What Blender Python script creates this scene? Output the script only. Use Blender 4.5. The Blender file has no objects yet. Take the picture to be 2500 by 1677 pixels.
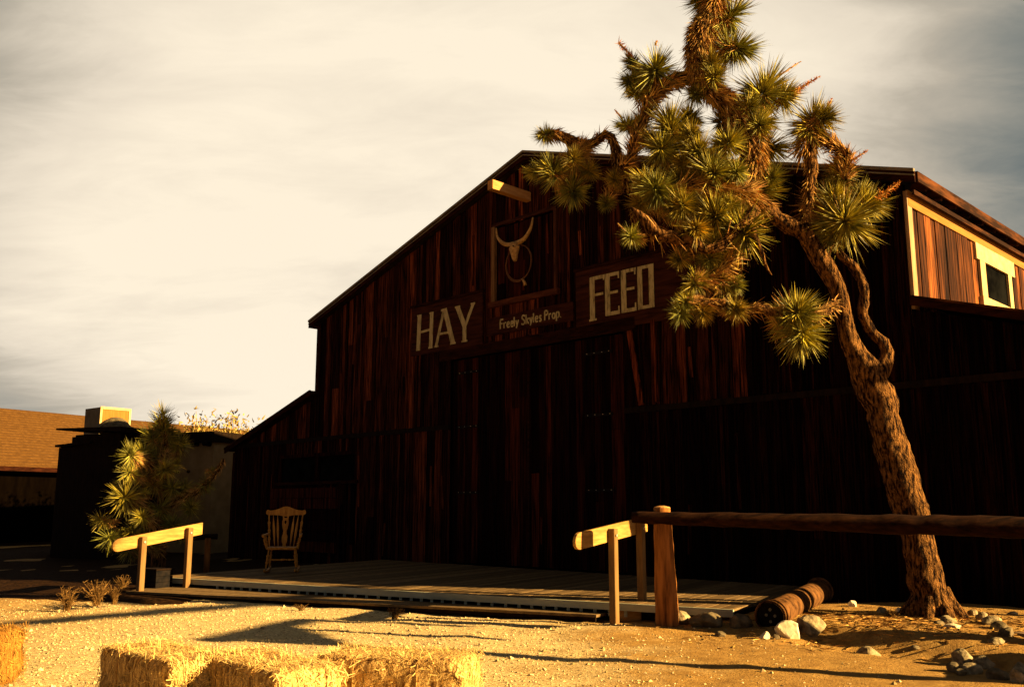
import bpy, math, random
from mathutils import Vector, Matrix, noise
R=math.radians
random.seed(7)
sc=bpy.context.scene
# ---------------------------------------------------------------- camera
PITCH=R(10.0); EYE=1.4; F=2273.0
cd=bpy.data.cameras.new('camera'); cam=bpy.data.objects.new('camera',cd); sc.collection.objects.link(cam)
cd.sensor_width=36; cd.lens=36*F/2500; cd.clip_end=3000; cd.clip_start=.05
cam.location=(0,0,EYE); cam.rotation_euler=(R(90)+PITCH,0,0); sc.camera=cam
# ---------------------------------------------------------------- world
SUN_AZ=R(-19)      # measured from +X towards +Y
SUN_EL=R(19)
w=bpy.data.worlds.new('World'); sc.world=w; w.use_nodes=True
nt=w.node_tree; N=nt.nodes; L=nt.links
for n in list(N): N.remove(n)
def nn(t,**k):
    n=N.new(t)
    for a,b in k.items(): setattr(n,a,b)
    return n
out=nn('ShaderNodeOutputWorld'); bg=nn('ShaderNodeBackground'); sky=nn('ShaderNodeTexSky')
sky.sky_type='NISHITA'; sky.sun_disc=False; sky.sun_elevation=SUN_EL; sky.sun_rotation=math.pi/2-SUN_AZ
sky.air_density=.35; sky.dust_density=.6; sky.ozone_density=1.0
tc=nn('ShaderNodeTexCoord')
# cloud sheet seen in perspective: direction / (z + .25)
sep=nn('ShaderNodeSeparateXYZ'); L.new(tc.outputs['Generated'],sep.inputs[0])
add=nn('ShaderNodeMath',operation='ADD'); add.inputs[1].default_value=.22; L.new(sep.outputs[2],add.inputs[0])
mx=nn('ShaderNodeMath',operation='MAXIMUM'); mx.inputs[1].default_value=.06; L.new(add.outputs[0],mx.inputs[0])
dv=nn('ShaderNodeVectorMath',operation='DIVIDE'); L.new(tc.outputs['Generated'],dv.inputs[0])
cmb=nn('ShaderNodeCombineXYZ')
for i in range(3): L.new(mx.outputs[0],cmb.inputs[i])
L.new(cmb.outputs[0],dv.inputs[1])
mp=nn('ShaderNodeMapping'); mp.inputs['Rotation'].default_value=(0,0,R(-28)); mp.inputs['Scale'].default_value=(.75,1.5,1); mp.inputs['Location'].default_value=(3.1,1.7,0)
L.new(dv.outputs[0],mp.inputs[0])
no=nn('ShaderNodeTexNoise'); no.inputs['Scale'].default_value=1.1; no.inputs['Detail'].default_value=7; no.inputs['Roughness'].default_value=.5; no.inputs['Distortion'].default_value=.35
L.new(mp.outputs[0],no.inputs['Vector'])
# thick bright haze towards the middle of the view, thinning to the sides
vm=nn('ShaderNodeVectorMath',operation='DOT_PRODUCT'); L.new(tc.outputs['Generated'],vm.inputs[0])
g=Vector((-.045,.963,.267)).normalized(); vm.inputs[1].default_value=g
mr=nn('ShaderNodeMapRange'); mr.interpolation_type='SMOOTHSTEP'
mr.inputs['From Min'].default_value=.80; mr.inputs['From Max'].default_value=.985
mr.inputs['To Min'].default_value=-.34; mr.inputs['To Max'].default_value=.30
L.new(vm.outputs['Value'],mr.inputs['Value'])
no2=nn('ShaderNodeTexNoise'); no2.inputs['Scale'].default_value=3.4; no2.inputs['Detail'].default_value=9; no2.inputs['Roughness'].default_value=.62; no2.inputs['Distortion'].default_value=.5
mp2=nn('ShaderNodeMapping'); mp2.inputs['Rotation'].default_value=(0,0,R(-20)); mp2.inputs['Scale'].default_value=(.9,2.0,1); L.new(dv.outputs[0],mp2.inputs[0]); L.new(mp2.outputs[0],no2.inputs['Vector'])
n1=nn('ShaderNodeMath',operation='MULTIPLY_ADD'); n1.inputs[1].default_value=.72; n1.inputs[2].default_value=-.02; L.new(no.outputs['Fac'],n1.inputs[0])
n2=nn('ShaderNodeMath',operation='MULTIPLY_ADD'); n2.inputs[1].default_value=.34; L.new(no2.outputs['Fac'],n2.inputs[0]); L.new(n1.outputs[0],n2.inputs[2])
sm=nn('ShaderNodeMath',operation='ADD'); L.new(n2.outputs[0],sm.inputs[0]); L.new(mr.outputs[0],sm.inputs[1])
cr=nn('ShaderNodeValToRGB'); e=cr.color_ramp
e.elements[0].position=.08; e.elements[0].color=(.42,.60,.66,1)
e.elements[1].position=.78; e.elements[1].color=(4.45,3.9,3.05,1)
for p_,c_ in ((.24,(1.15,1.16,1.02,1)),(.42,(2.2,1.95,1.55,1)),(.60,(3.6,3.15,2.5,1))):
    x=e.elements.new(p_); x.color=c_
L.new(sm.outputs[0],cr.inputs[0])
# cloud cover: strong in the front half, weak behind
mr2=nn('ShaderNodeMapRange'); mr2.inputs['From Min'].default_value=.45; mr2.inputs['From Max'].default_value=.72
mr2.inputs['To Min'].default_value=.0; mr2.inputs['To Max'].default_value=.94; L.new(vm.outputs['Value'],mr2.inputs['Value'])
dust=nn('ShaderNodeMixRGB'); dust.inputs[0].default_value=.80; L.new(sky.outputs[0],dust.inputs[1]); dust.inputs[2].default_value=(.42,.32,.19,1)   # dusty air away from the bright clouds
mix=nn('ShaderNodeMixRGB'); L.new(mr2.outputs[0],mix.inputs[0]); L.new(dust.outputs[0],mix.inputs[1]); L.new(cr.outputs[0],mix.inputs[2])
L.new(mix.outputs[0],bg.inputs[0]); bg.inputs[1].default_value=.05
L.new(bg.outputs[0],out.inputs[0])
# ---------------------------------------------------------------- sun
sd=bpy.data.lights.new('sun','SUN'); so=bpy.data.objects.new('sun',sd); sc.collection.objects.link(so)
sd.energy=5.0; sd.angle=R(.6); sd.color=(1,.67,.29)
sv=Vector((math.cos(SUN_EL)*math.cos(SUN_AZ),math.cos(SUN_EL)*math.sin(SUN_AZ),math.sin(SUN_EL)))
so.rotation_euler=sv.to_track_quat('Z','Y').to_euler()
vs=sc.view_settings; vs.view_transform='Standard'; vs.look='None'; vs.gamma=1; vs.use_curve_mapping=False
vs.exposure=2.25
sc.cycles.max_bounces=5; sc.cycles.diffuse_bounces=3; sc.cycles.use_denoising=True
# ---------------------------------------------------------------- projection helpers (picture point at a given distance -> metres)
FW=Vector((0,math.cos(PITCH),math.sin(PITCH))); UP=Vector((0,-math.sin(PITCH),math.cos(PITCH)))
def ray(x,y): return Vector(((x-1250)/F,0,0))+FW+UP*((838.5-y)/F)
def aty(x,y,Y): r=ray(x,y); return Vector((0,0,EYE))+r*(Y/r.y)
def atz(x,y,z): r=ray(x,y); return Vector((0,0,EYE))+r*((z-EYE)/r.z)
# ---------------------------------------------------------------- materials
def rgb(c): return (c[0],c[1],c[2],1)
def newmat(name):
    m=bpy.data.materials.new(name); m.use_nodes=True
    t=m.node_tree; b=t.nodes['Principled BSDF']; b.inputs['Roughness'].default_value=.9
    if 'Specular IOR Level' in b.inputs: b.inputs['Specular IOR Level'].default_value=.15
    return m,t,b
def mat(name,c1,c2,scale=(8,8,8),detail=6,rough=.9,bump=.3,bumpd=.01,tint=False,lo=.35,hi=.65,spots=None,fine=None,spec=.05,metal=0):
    m,t,b=newmat(name); n=t.nodes; l=t.links
    b.inputs['Roughness'].default_value=rough; b.inputs['Specular IOR Level'].default_value=spec; b.inputs['Metallic'].default_value=metal
    tc=n.new('ShaderNodeTexCoord'); mp=n.new('ShaderNodeMapping'); mp.inputs['Scale'].default_value=scale
    l.new(tc.outputs['Object'],mp.inputs[0])
    no=n.new('ShaderNodeTexNoise'); no.inputs['Scale'].default_value=1; no.inputs['Detail'].default_value=detail; no.inputs['Roughness'].default_value=.62
    l.new(mp.outputs[0],no.inputs['Vector'])
    r=n.new('ShaderNodeValToRGB'); r.color_ramp.elements[0].position=lo; r.color_ramp.elements[1].position=hi
    r.color_ramp.elements[0].color=rgb(c1); r.color_ramp.elements[1].color=rgb(c2); l.new(no.outputs['Fac'],r.inputs[0])
    col=r.outputs[0]
    if spots:
        ns=n.new('ShaderNodeTexNoise'); ns.inputs['Scale'].default_value=spots[0]; ns.inputs['Detail'].default_value=4; l.new(tc.outputs['Object'],ns.inputs['Vector'])
        rs=n.new('ShaderNodeValToRGB'); rs.color_ramp.elements[0].position=spots[2]; rs.color_ramp.elements[1].position=spots[2]+.08
        l.new(ns.outputs['Fac'],rs.inputs[0])
        mxx=n.new('ShaderNodeMixRGB'); l.new(rs.outputs[0],mxx.inputs[0]); l.new(col,mxx.inputs[1]); mxx.inputs[2].default_value=rgb(spots[1]); col=mxx.outputs[0]
    if tint:
        at=n.new('ShaderNodeAttribute'); at.attribute_name='tint'
        mu=n.new('ShaderNodeMixRGB'); mu.blend_type='MULTIPLY'; mu.inputs[0].default_value=1
        l.new(col,mu.inputs[1]); l.new(at.outputs['Color'],mu.inputs[2]); col=mu.outputs[0]
    l.new(col,b.inputs['Base Color'])
    bp=n.new('ShaderNodeBump'); bp.inputs['Strength'].default_value=bump; bp.inputs['Distance'].default_value=bumpd
    h=no.outputs['Fac']
    if fine:
        nf=n.new('ShaderNodeTexNoise'); nf.inputs['Scale'].default_value=fine; nf.inputs['Detail'].default_value=3; l.new(tc.outputs['Object'],nf.inputs['Vector'])
        ad=n.new('ShaderNodeMath'); ad.operation='ADD'; l.new(h,ad.inputs[0]); l.new(nf.outputs['Fac'],ad.inputs[1]); h=ad.outputs[0]
    l.new(h,bp.inputs['Height']); l.new(bp.outputs[0],b.inputs['Normal'])
    return m
M={}
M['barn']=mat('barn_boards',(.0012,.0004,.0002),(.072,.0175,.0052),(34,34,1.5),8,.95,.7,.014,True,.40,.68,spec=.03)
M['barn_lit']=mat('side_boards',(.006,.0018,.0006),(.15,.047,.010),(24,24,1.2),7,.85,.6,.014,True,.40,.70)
M['door']=mat('door_boards',(.0015,.0005,.0003),(.034,.0065,.002),(22,22,1.1),7,.95,.4,.01,True,.38,.7,spec=.03)
M['trim']=mat('weathered_trim',(.008,.0025,.001),(.030,.008,.003),(3,14,14),5,.95,.3,.01,spec=.03)
M['trim_or']=mat('orange_trim',(.20,.085,.016),(.31,.14,.030),(14,2,14),5,.85,.3,.01,False,.3,.7)
M['trim_pale']=mat('pale_trim',(.24,.14,.065),(.36,.22,.11),(10,10,2),5,.85,.2,.01)
M['frame_white']=mat('white_window_frame',(.38,.27,.11),(.50,.37,.17),(6,6,6),4,.8,.1,.005)
M['roof']=mat('barn_roofing',(.02,.012,.008),(.05,.032,.02),(3,3,3),5,.95,.4,.02)
M['drip']=mat('roof_edge_strip',(.10,.085,.05),(.20,.17,.11),(2,9,9),5,.7,.1,.005)
M['fasc']=mat('eave_fascia',(.014,.005,.0015),(.11,.036,.009),(1.2,1.2,9),6,.9,.3,.01,False,.45,.7)
M['black_iron']=mat('black_iron',(.004,.004,.004),(.012,.009,.007),(9,9,9),3,.8,.1,.003,spec=.03)
M['bolt']=mat('bolt_steel',(.25,.2,.12),(.4,.34,.22),(9,9,9),2,.5,.05,.001,spec=.3)
M['sign']=mat('sign_board',(.016,.004,.0015),(.060,.017,.006),(2,12,16),6,.9,.3,.006,False,.35,.7)
M['signw']=mat('faded_white_paint',(.13,.10,.035),(.44,.36,.155),(22,22,5),6,.9,.2,.002,False,.30,.55)
M['bone']=mat('bone',(.26,.15,.045),(.52,.32,.11),(16,16,16),5,.8,.3,.006)
M['rope']=mat('rope',(.09,.038,.014),(.20,.09,.034),(60,60,60),3,.9,.4,.004)
M['glass']=mat('dark_window_glass',(.002,.002,.002),(.006,.006,.005),(3,3,3),2,.9,.02,.001,spec=.0)
M['black']=mat('dark_interior',(.002,.0015,.001),(.004,.003,.002),(3,3,3),2,1,.0,.001,spec=0)
M['beam']=mat('pine_beam',(.30,.14,.04),(.50,.26,.08),(14,3,14),6,.85,.3,.01,False,.3,.7)
M['deck']=mat('grey_decking',(.095,.058,.022),(.155,.100,.042),(9,9,9),5,.9,.15,.004,True)
M['edge']=mat('painted_edge_board',(.22,.235,.16),(.36,.365,.25),(2.5,2.5,12),6,.85,.2,.004,False,.3,.7,spots=(4,(.15,.14,.09),.70))
M['rail']=mat('fresh_pine_rail',(.20,.095,.020),(.44,.25,.065),(3,14,22),5,.75,.15,.004,False,.3,.7)
M['post']=mat('brown_post',(.13,.072,.024),(.20,.115,.040),(22,22,3),6,.9,.2,.004)
M['log']=mat('weathered_log',(.004,.0014,.0006),(.028,.010,.003),(2.2,20,20),6,.9,.6,.012,False,.32,.66)
M['logpost']=mat('log_post_wood',(.05,.016,.004),(.30,.115,.025),(15,15,1.6),6,.9,.5,.012,False,.32,.62)
M['bark']=mat('joshua_bark',(.006,.002,.0006),(.27,.125,.032),(30,30,7),9,.95,1.0,.045,False,.42,.66,fine=50)
M['leaf']=mat('yucca_leaf',(.045,.05,.006),(.42,.38,.05),(5,5,5),3,.55,.05,.002,True,.3,.7,spec=.3)
M['dead']=mat('dead_yucca_leaf',(.10,.045,.010),(.58,.36,.10),(9,9,9),3,.9,.1,.002,True,.3,.7)
M['hay']=mat('hay',(.11,.038,.006),(.66,.42,.13),(32,32,11),6,.9,.8,.02,False,.34,.60,fine=70)
M['hay_dim']=mat('dim_orange_hay',(.09,.030,.004),(.34,.16,.026),(32,32,11),6,.9,.8,.02,False,.34,.60,fine=70)  # darker hay copy; the dimness of grazing light is put into the colour
M['straw_dim']=mat('dim_orange_straw',(.26,.125,.02),(.44,.24,.045),(9,9,9),3,.8,.1,.002,True)  # darker straw copy, dimmed the same way
M['straw']=mat('loose_straw',(.52,.34,.09),(.80,.58,.21),(9,9,9),3,.8,.1,.002,True)
M['twine']=mat('bale_twine',(.3,.16,.04),(.45,.26,.08),(40,40,40),2,.9,.1,.002)
M['gravel']=mat('gravel_stone',(.40,.29,.12),(.68,.53,.27),(7,7,7),3,.9,.2,.004,True)
M['rock']=mat('field_rock',(.08,.06,.03),(.32,.25,.13),(11,11,11),7,.9,.5,.02,False,.36,.62,fine=30)
M['rockw']=mat('pale_rock',(.42,.34,.19),(.62,.52,.32),(9,9,9),6,.9,.4,.02,False,.3,.6)
M['rockd']=mat('dark_rock',(.05,.04,.022),(.16,.12,.06),(9,9,9),6,.9,.5,.02)
M['rust']=mat('rusty_steel',(.018,.007,.002),(.13,.058,.016),(9,9,9),7,.8,.4,.006,False,.34,.60,fine=40)
M['rustd']=mat('dark_steel',(.003,.002,.001),(.008,.005,.003),(9,9,9),5,.8,.3,.004)  # near-black steel for the end plate of the tank
M['chair']=mat('chair_oak',(.22,.080,.008),(.46,.21,.026),(20,20,3),5,.6,.1,.002,False,.3,.7,spec=.15)
M['adobe']=mat('adobe_plaster',(.20,.125,.045),(.28,.18,.07),(2,2,2),5,.95,.3,.02)
M['darkwood']=mat('dark_timber',(.005,.003,.0015),(.014,.007,.003),(12,12,2),5,.9,.3,.01)
M['farroof']=mat('tan_shingle_roof',(.062,.028,.006),(.105,.050,.011),(6,6,6),7,.95,.4,.03,False,.35,.65,fine=20)
M['farwall']=mat('shaded_far_wall',(.001,.0006,.0004),(.002,.0012,.0006),(4,4,1),4,1,.1,.01,spec=0)  # near-black: the shade under the eave is put into this colour
M['cool']=mat('cooler_sheet_metal',(.10,.085,.045),(.15,.125,.07),(3,3,3),4,.7,.05,.002)
M['coolp']=mat('cooler_pad',(.20,.085,.016),(.27,.12,.025),(40,40,3),4,.9,.4,.01)
M['weed']=mat('dry_weed',(.07,.035,.008),(.24,.13,.035),(9,9,9),3,.9,.1,.002,True)
M['bush']=mat('desert_shrub',(.20,.14,.03),(.36,.26,.07),(3,3,3),3,.9,.1,.002,True)
M['slab']=mat('worn_concrete_slab',(.13,.085,.045),(.19,.125,.065),(6,6,6),6,.95,.3,.006,fine=50)
# ground: pale gravel in the middle and left, orange dirt on the right
def ground_mat():
    m,t,b=newmat('desert_ground'); n=t.nodes; l=t.links
    tc=n.new('ShaderNodeTexCoord')
    def nz(s,d=5,ro=.6):
        x=n.new('ShaderNodeTexNoise'); x.inputs['Scale'].default_value=s; x.inputs['Detail'].default_value=d; x.inputs['Roughness'].default_value=ro; l.new(tc.outputs['Object'],x.inputs['Vector']); return x.outputs['Fac']
    def ramp(src,stops):
        r=n.new('ShaderNodeValToRGB'); el=r.color_ramp.elements
        el[0].position=stops[0][0]; el[0].color=rgb(stops[0][1]); el[1].position=stops[-1][0]; el[1].color=rgb(stops[-1][1])
        for p,c in stops[1:-1]: q=el.new(p); q.color=rgb(c)
        l.new(src,r.inputs[0]); return r.outputs[0]
    dirt=ramp(nz(6,9,.72),[(.25,(.15,.072,.014)),(.5,(.29,.160,.034)),(.75,(.40,.245,.065))])
    grav=ramp(nz(26,8,.75),[(.30,(.16,.095,.024)),(.5,(.50,.36,.145)),(.66,(.74,.60,.30))])
    sp=n.new('ShaderNodeSeparateXYZ'); l.new(tc.outputs['Object'],sp.inputs[0])
    # dirt grows with X and nearness; edge broken by noise
    a=n.new('ShaderNodeMath'); a.operation='MULTIPLY_ADD'; a.inputs[1].default_value=.35; a.inputs[2].default_value=.0; l.new(sp.outputs[0],a.inputs[0])
    c=n.new('ShaderNodeMath'); c.operation='MULTIPLY_ADD'; c.inputs[1].default_value=1.6; l.new(nz(1.1,5),c.inputs[0]); l.new(a.outputs[0],c.inputs[2])
    mk=n.new('ShaderNodeMapRange'); mk.inputs['From Min'].default_value=.85; mk.inputs['From Max'].default_value=1.35; l.new(c.outputs[0],mk.inputs['Value'])
    mi=n.new('ShaderNodeMixRGB'); l.new(mk.outputs[0],mi.inputs[0]); l.new(grav,mi.inputs[1]); l.new(dirt,mi.inputs[2])
    far=n.new('ShaderNodeMapRange'); far.inputs['From Min'].default_value=-4.2; far.inputs['From Max'].default_value=-8; l.new(sp.outputs[0],far.inputs['Value'])
    mi2=n.new('ShaderNodeMixRGB'); l.new(far.outputs[0],mi2.inputs[0]); l.new(mi.outputs[0],mi2.inputs[1]); l.new(dirt,mi2.inputs[2])
    l.new(mi2.outputs[0],b.inputs['Base Color'])
    bp=n.new('ShaderNodeBump'); bp.inputs['Strength'].default_value=.9; bp.inputs['Distance'].default_value=.03
    ad=n.new('ShaderNodeMath'); ad.operation='ADD'; l.new(nz(9,9,.8),ad.inputs[0]); l.new(nz(38,4,.7),ad.inputs[1])
    l.new(ad.outputs[0],bp.inputs['Height']); l.new(bp.outputs[0],b.inputs['Normal'])
    return m
M['ground']=ground_mat()
# ---------------------------------------------------------------- mesh builder
class MB:
    def __init__(s): s.v=[]; s.f=[]; s.t=[]; s.cur=(1,1,1)
    def add(s,vs,fs,tint=None):
        o=len(s.v); s.v+= [tuple(x) for x in vs]
        for q in fs: s.f.append([i+o for i in q]); s.t.append(tint or s.cur)
    def box(s,c,size,rot=None,tint=None):
        a,b,d=[x/2 for x in size]; P=[Vector((x,y,z)) for x in(-a,a) for y in(-b,b) for z in(-d,d)]
        if rot is not None: P=[rot@p for p in P]
        c=Vector(c); s.add([p+c for p in P],[(0,1,3,2),(4,6,7,5),(0,4,5,1),(2,3,7,6),(0,2,6,4),(1,5,7,3)],tint)
    def bb(s,x0,x1,y0,y1,z0,z1,tint=None): s.box(((x0+x1)/2,(y0+y1)/2,(z0+z1)/2),(abs(x1-x0),abs(y1-y0),abs(z1-z0)),None,tint)
    def board(s,u0,u1,y0,y1,zl0,zl1,zh0,zh1,tint=None):   # vertical board, slanted ends
        P=[(u0,y0,zl0),(u1,y0,zl1),(u1,y0,zh1),(u0,y0,zh0),(u0,y1,zl0),(u1,y1,zl1),(u1,y1,zh1),(u0,y1,zh0)]
        s.add(P,[(0,1,2,3),(5,4,7,6),(4,0,3,7),(1,5,6,2),(3,2,6,7),(4,5,1,0)],tint)
    def prism(s,poly,z0,z1,tint=None):
        n=len(poly); P=[(x,y,z0) for x,y in poly]+[(x,y,z1) for x,y in poly]
        s.add(P,[tuple(range(n-1,-1,-1)),tuple(range(n,2*n))]+[(i,(i+1)%n,n+(i+1)%n,n+i) for i in range(n)],tint)
    def bar(s,a,b,w,h,upv=(0,0,1),tint=None):  # rectangular bar from a to b
        a=Vector(a);b=Vector(b);d=(b-a).normalized();u=Vector(upv);r=d.cross(u).normalized();u=r.cross(d)
        P=[]
        for p in(a,b):
            for i,j in((-1,-1),(1,-1),(1,1),(-1,1)): P.append(p+r*(i*w/2)+u*(j*h/2))
        s.add(P,[(3,2,1,0),(4,5,6,7),(0,1,5,4),(1,2,6,5),(2,3,7,6),(3,0,4,7)],tint)
    def tube(s,pts,rad,seg=10,rough=0,cap=True,tint=None,nf=3.0,closed=False):
        pts=[Vector(p) for p in pts]; n=len(pts)
        if not hasattr(rad,'__len__'): rad=[rad]*n
        ref=None; o=len(s.v); V=[]
        for i,p in enumerate(pts):
            if closed: d=(pts[(i+1)%n]-pts[i-1]).normalized()
            else: d=(pts[min(i+1,n-1)]-pts[max(i-1,0)]).normalized()
            if ref is None: ref=d.orthogonal().normalized()
            else:
                ref=(ref-d*ref.dot(d))
                ref=ref.normalized() if ref.length>1e-6 else d.orthogonal().normalized()
            b=d.cross(ref)
            for k in range(seg):
                a=2*math.pi*k/seg; q=ref*math.cos(a)+b*math.sin(a); r=rad[i]
                if rough:
                    w_=p+q*r
                    r*=1+rough*(noise.noise(w_*nf)+.6*noise.noise(w_*nf*3.1)+.4*noise.noise(w_*nf*8))
                V.append(p+q*r)
        Fc=[]
        for i in range(n if closed else n-1):
            j=(i+1)%n
            for k in range(seg): Fc.append((i*seg+k,i*seg+(k+1)%seg,j*seg+(k+1)%seg,j*seg+k))
        if cap and not closed: Fc.append(tuple(range(seg-1,-1,-1))); Fc.append(tuple((n-1)*seg+k for k in range(seg)))
        s.add(V,Fc,tint)
    def blade(s,p,d,ln,w,tint,bend=0):
        d=Vector(d).normalized(); u=d.orthogonal().normalized(); u=Matrix.Rotation(random.uniform(0,6.28),3,d)@u; v=d.cross(u)
        a=p+u*w*.5; b=p-u*w*.5; c=p+v*w*.22; m=p+d*ln*.45+Vector((0,0,bend*ln*.4))+v*ln*random.uniform(-.05,.05); t=p+d*ln+Vector((0,0,bend*ln))
        s.add([a,c,b,m+u*w*.42,m+v*w*.2,m-u*w*.42,t],[(0,1,4,3),(1,2,5,4),(3,4,6),(4,5,6)],tint)
    def build(s,name,m,parent=None,smooth=False):
        me=bpy.data.meshes.new(name); me.from_pydata(s.v,[],s.f)
        at=me.color_attributes.new('tint','FLOAT_COLOR','CORNER')
        buf=[]
        for q,t in zip(s.f,s.t): buf+=[t[0],t[1],t[2],1.0]*len(q)
        at.data.foreach_set('color',buf)
        me.materials.append(m if not isinstance(m,str) else M[m])
        if smooth: me.polygons.foreach_set('use_smooth',[True]*len(me.polygons))
        me.update()
        o=bpy.data.objects.new(name,me); sc.collection.objects.link(o)
        if parent: o.parent=parent
        return o
def tag(o,label=None,cat=None,group=None,kind=None):
    if label: o['label']=label
    if cat: o['category']=cat
    if group: o['group']=group
    if kind: o['kind']=kind
    return o
def thing(name,label,cat,loc=(0,0,0),rz=0,group=None):
    o=bpy.data.objects.new(name,None); sc.collection.objects.link(o); o.location=loc; o.rotation_euler=(0,0,rz); o.empty_display_size=.2
    return tag(o,label,cat,group)
def cr_spline(P,step):
    P=[Vector(p) for p in P]; out=[]
    for i in range(len(P)-1):
        a=P[max(i-1,0)];b=P[i];c=P[i+1];d=P[min(i+2,len(P)-1)]
        n=max(1,int((c-b).xyz.length/step)) if len(b)==3 else max(1,int(Vector(c[:3]).__sub__(Vector(b[:3])).length/step))
        for k in range(n):
            t=k/n; out.append(.5*((2*b)+(c-a)*t+(2*a-5*b+4*c-d)*t*t+(3*b-3*c+d-a)*t*t*t))
    out.append(P[-1]); return out
def ss(a,b,x):
    t=min(1,max(0,(x-a)/(b-a))); return t*t*(3-2*t)
# ---------------------------------------------------------------- ground
S0=Vector((.38,18.80,0)); TH=R(45); DU=Vector((math.cos(TH),-math.sin(TH),0)); NV=Vector((-math.sin(TH),-math.cos(TH),0))
def fu(x,y): q=Vector((x,y,0))-S0; return q.dot(DU),q.dot(NV)
def gh(x,y):
    z=.035*noise.noise(Vector((x*.35,y*.35,0)))+.018*noise.noise(Vector((x*1.3,y*1.3,5)))+.008*noise.noise(Vector((x*5,y*5,2)))+(.014*noise.noise(Vector((x*2.6,y*2.6,9))) if abs(x)<9 and 3<y<17 else 0)
    # planting island round the Joshua tree
    d=((x-4.9)/2.6)**2+((y-11.8)/1.9)**2; z+=.15*(1-ss(.3,1.5,d))
    # gravel pushed up beside the ramp posts
    d=((x-1.3)/1.5)**2+((y-11.1)/.6)**2; z+=.05*(1-ss(0,1,d))
    # low berm at the left
    d=((x+7.0)/2.2)**2+((y-14.6)/1.1)**2; z+=.10*(1-ss(0,1,d))
    # swale holding the rocks at the right
    e=y-(11.35-.42*x)*1.0
    if x>2.6:
        line=9.75-.95*(x-3.1)*.9          # crest of the lit dirt
        t=(y-line); z-=.17*ss(.0,.35,t)*(1-ss(1.0,1.6,t))*ss(2.8,3.6,x)
    return z
def ground():
    xs=[]; 
    def ax(lo,hi,step,far):
        a=[]; v=lo
        while v<hi: a.append(v); v+=step
        a.append(hi); g=step; v=hi
        while v<far: g*=1.35; v=min(far,v+g); a.append(v)
        g=step; v=lo; pre=[]
        return a
    X=ax(-9,8,.075,900); pre=[]; g=.075; v=-9
    while v>-900: g*=1.35; v=max(-900,v-g); pre.append(v)
    X=pre[::-1]+X
    Y=ax(3.5,17,.075,1200); pre=[]; g=.075; v=3.5
    while v>-60: g*=1.35; v=max(-60,v-g); pre.append(v)
    Y=pre[::-1]+Y
    V=[(x,y,gh(x,y)) for y in Y for x in X]; nx=len(X)
    Fc=[(j*nx+i,j*nx+i+1,(j+1)*nx+i+1,(j+1)*nx+i) for j in range(len(Y)-1) for i in range(nx-1)]
    b=MB(); b.add(V,Fc); o=b.build('ground','ground',smooth=True); tag(o,'sunlit gravel and orange dirt ground in front of the barn',kind='structure')
ground()
def overlay():  # near-black ground sheet; shade at the left is painted into its colour
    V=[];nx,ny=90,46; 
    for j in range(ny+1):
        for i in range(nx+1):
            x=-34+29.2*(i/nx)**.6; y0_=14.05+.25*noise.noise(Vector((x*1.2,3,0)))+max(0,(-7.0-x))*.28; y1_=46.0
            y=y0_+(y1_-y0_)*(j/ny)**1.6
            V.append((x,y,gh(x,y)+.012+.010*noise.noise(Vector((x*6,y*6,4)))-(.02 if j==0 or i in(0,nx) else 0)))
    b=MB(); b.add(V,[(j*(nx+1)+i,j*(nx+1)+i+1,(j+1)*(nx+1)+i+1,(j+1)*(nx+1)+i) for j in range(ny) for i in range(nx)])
    tag(b.build('shade_overlay',mat('painted_shade',(.006,.003,.0012),(.04,.018,.006),(18,18,18),7,.95,.8,.03,False,.4,.7,spec=.02),smooth=True),'painted-shade ground sheet at the left under the small Joshua tree',kind='structure')
overlay()
def gravel():
    b=MB(); rnd=random.Random(3)
    for i in range(26000):
        x=rnd.uniform(-7.5,3.2); y=5.3+10.5*rnd.random()**1.15
        if abs(x)>y*.60: continue
        dens=1-ss(-.5,2.2,x+.8*noise.noise(Vector((x,y,1))))*.85
        if rnd.random()>dens: continue
        # keep off the boardwalk and step
        if y>15.29-(x+6.13)*.46-.05 or (x<-4.9 and y>14.0): continue
        r=rnd.uniform(.004,.014)*(2.0 if rnd.random()<.06 else 1); z=gh(x,y)+r*.2
        c=Vector((x,y,z)); a=rnd.uniform(0,6.28); P=[]
        for k in range(4):
            an=a+k*1.57+rnd.uniform(-.4,.4); rr=r*rnd.uniform(.7,1.4); P.append(c+Vector((math.cos(an)*rr,math.sin(an)*rr,rnd.uniform(-.2,.2)*r)))
        P.append(c+Vector((rnd.uniform(-.3,.3)*r,rnd.uniform(-.3,.3)*r,r*rnd.uniform(.5,1)))); P.append(c-Vector((0,0,r)))
        t=rnd.uniform(.45,1.15)
        b.add(P,[(0,1,4),(1,2,4),(2,3,4),(3,0,4),(1,0,5),(2,1,5),(3,2,5),(0,3,5)],(t,t*rnd.uniform(.93,1),t*rnd.uniform(.85,1)))
    tag(b.build('gravel','gravel'),'loose pale gravel chips scattered over the yard','gravel',kind='stuff')
gravel()
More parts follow.
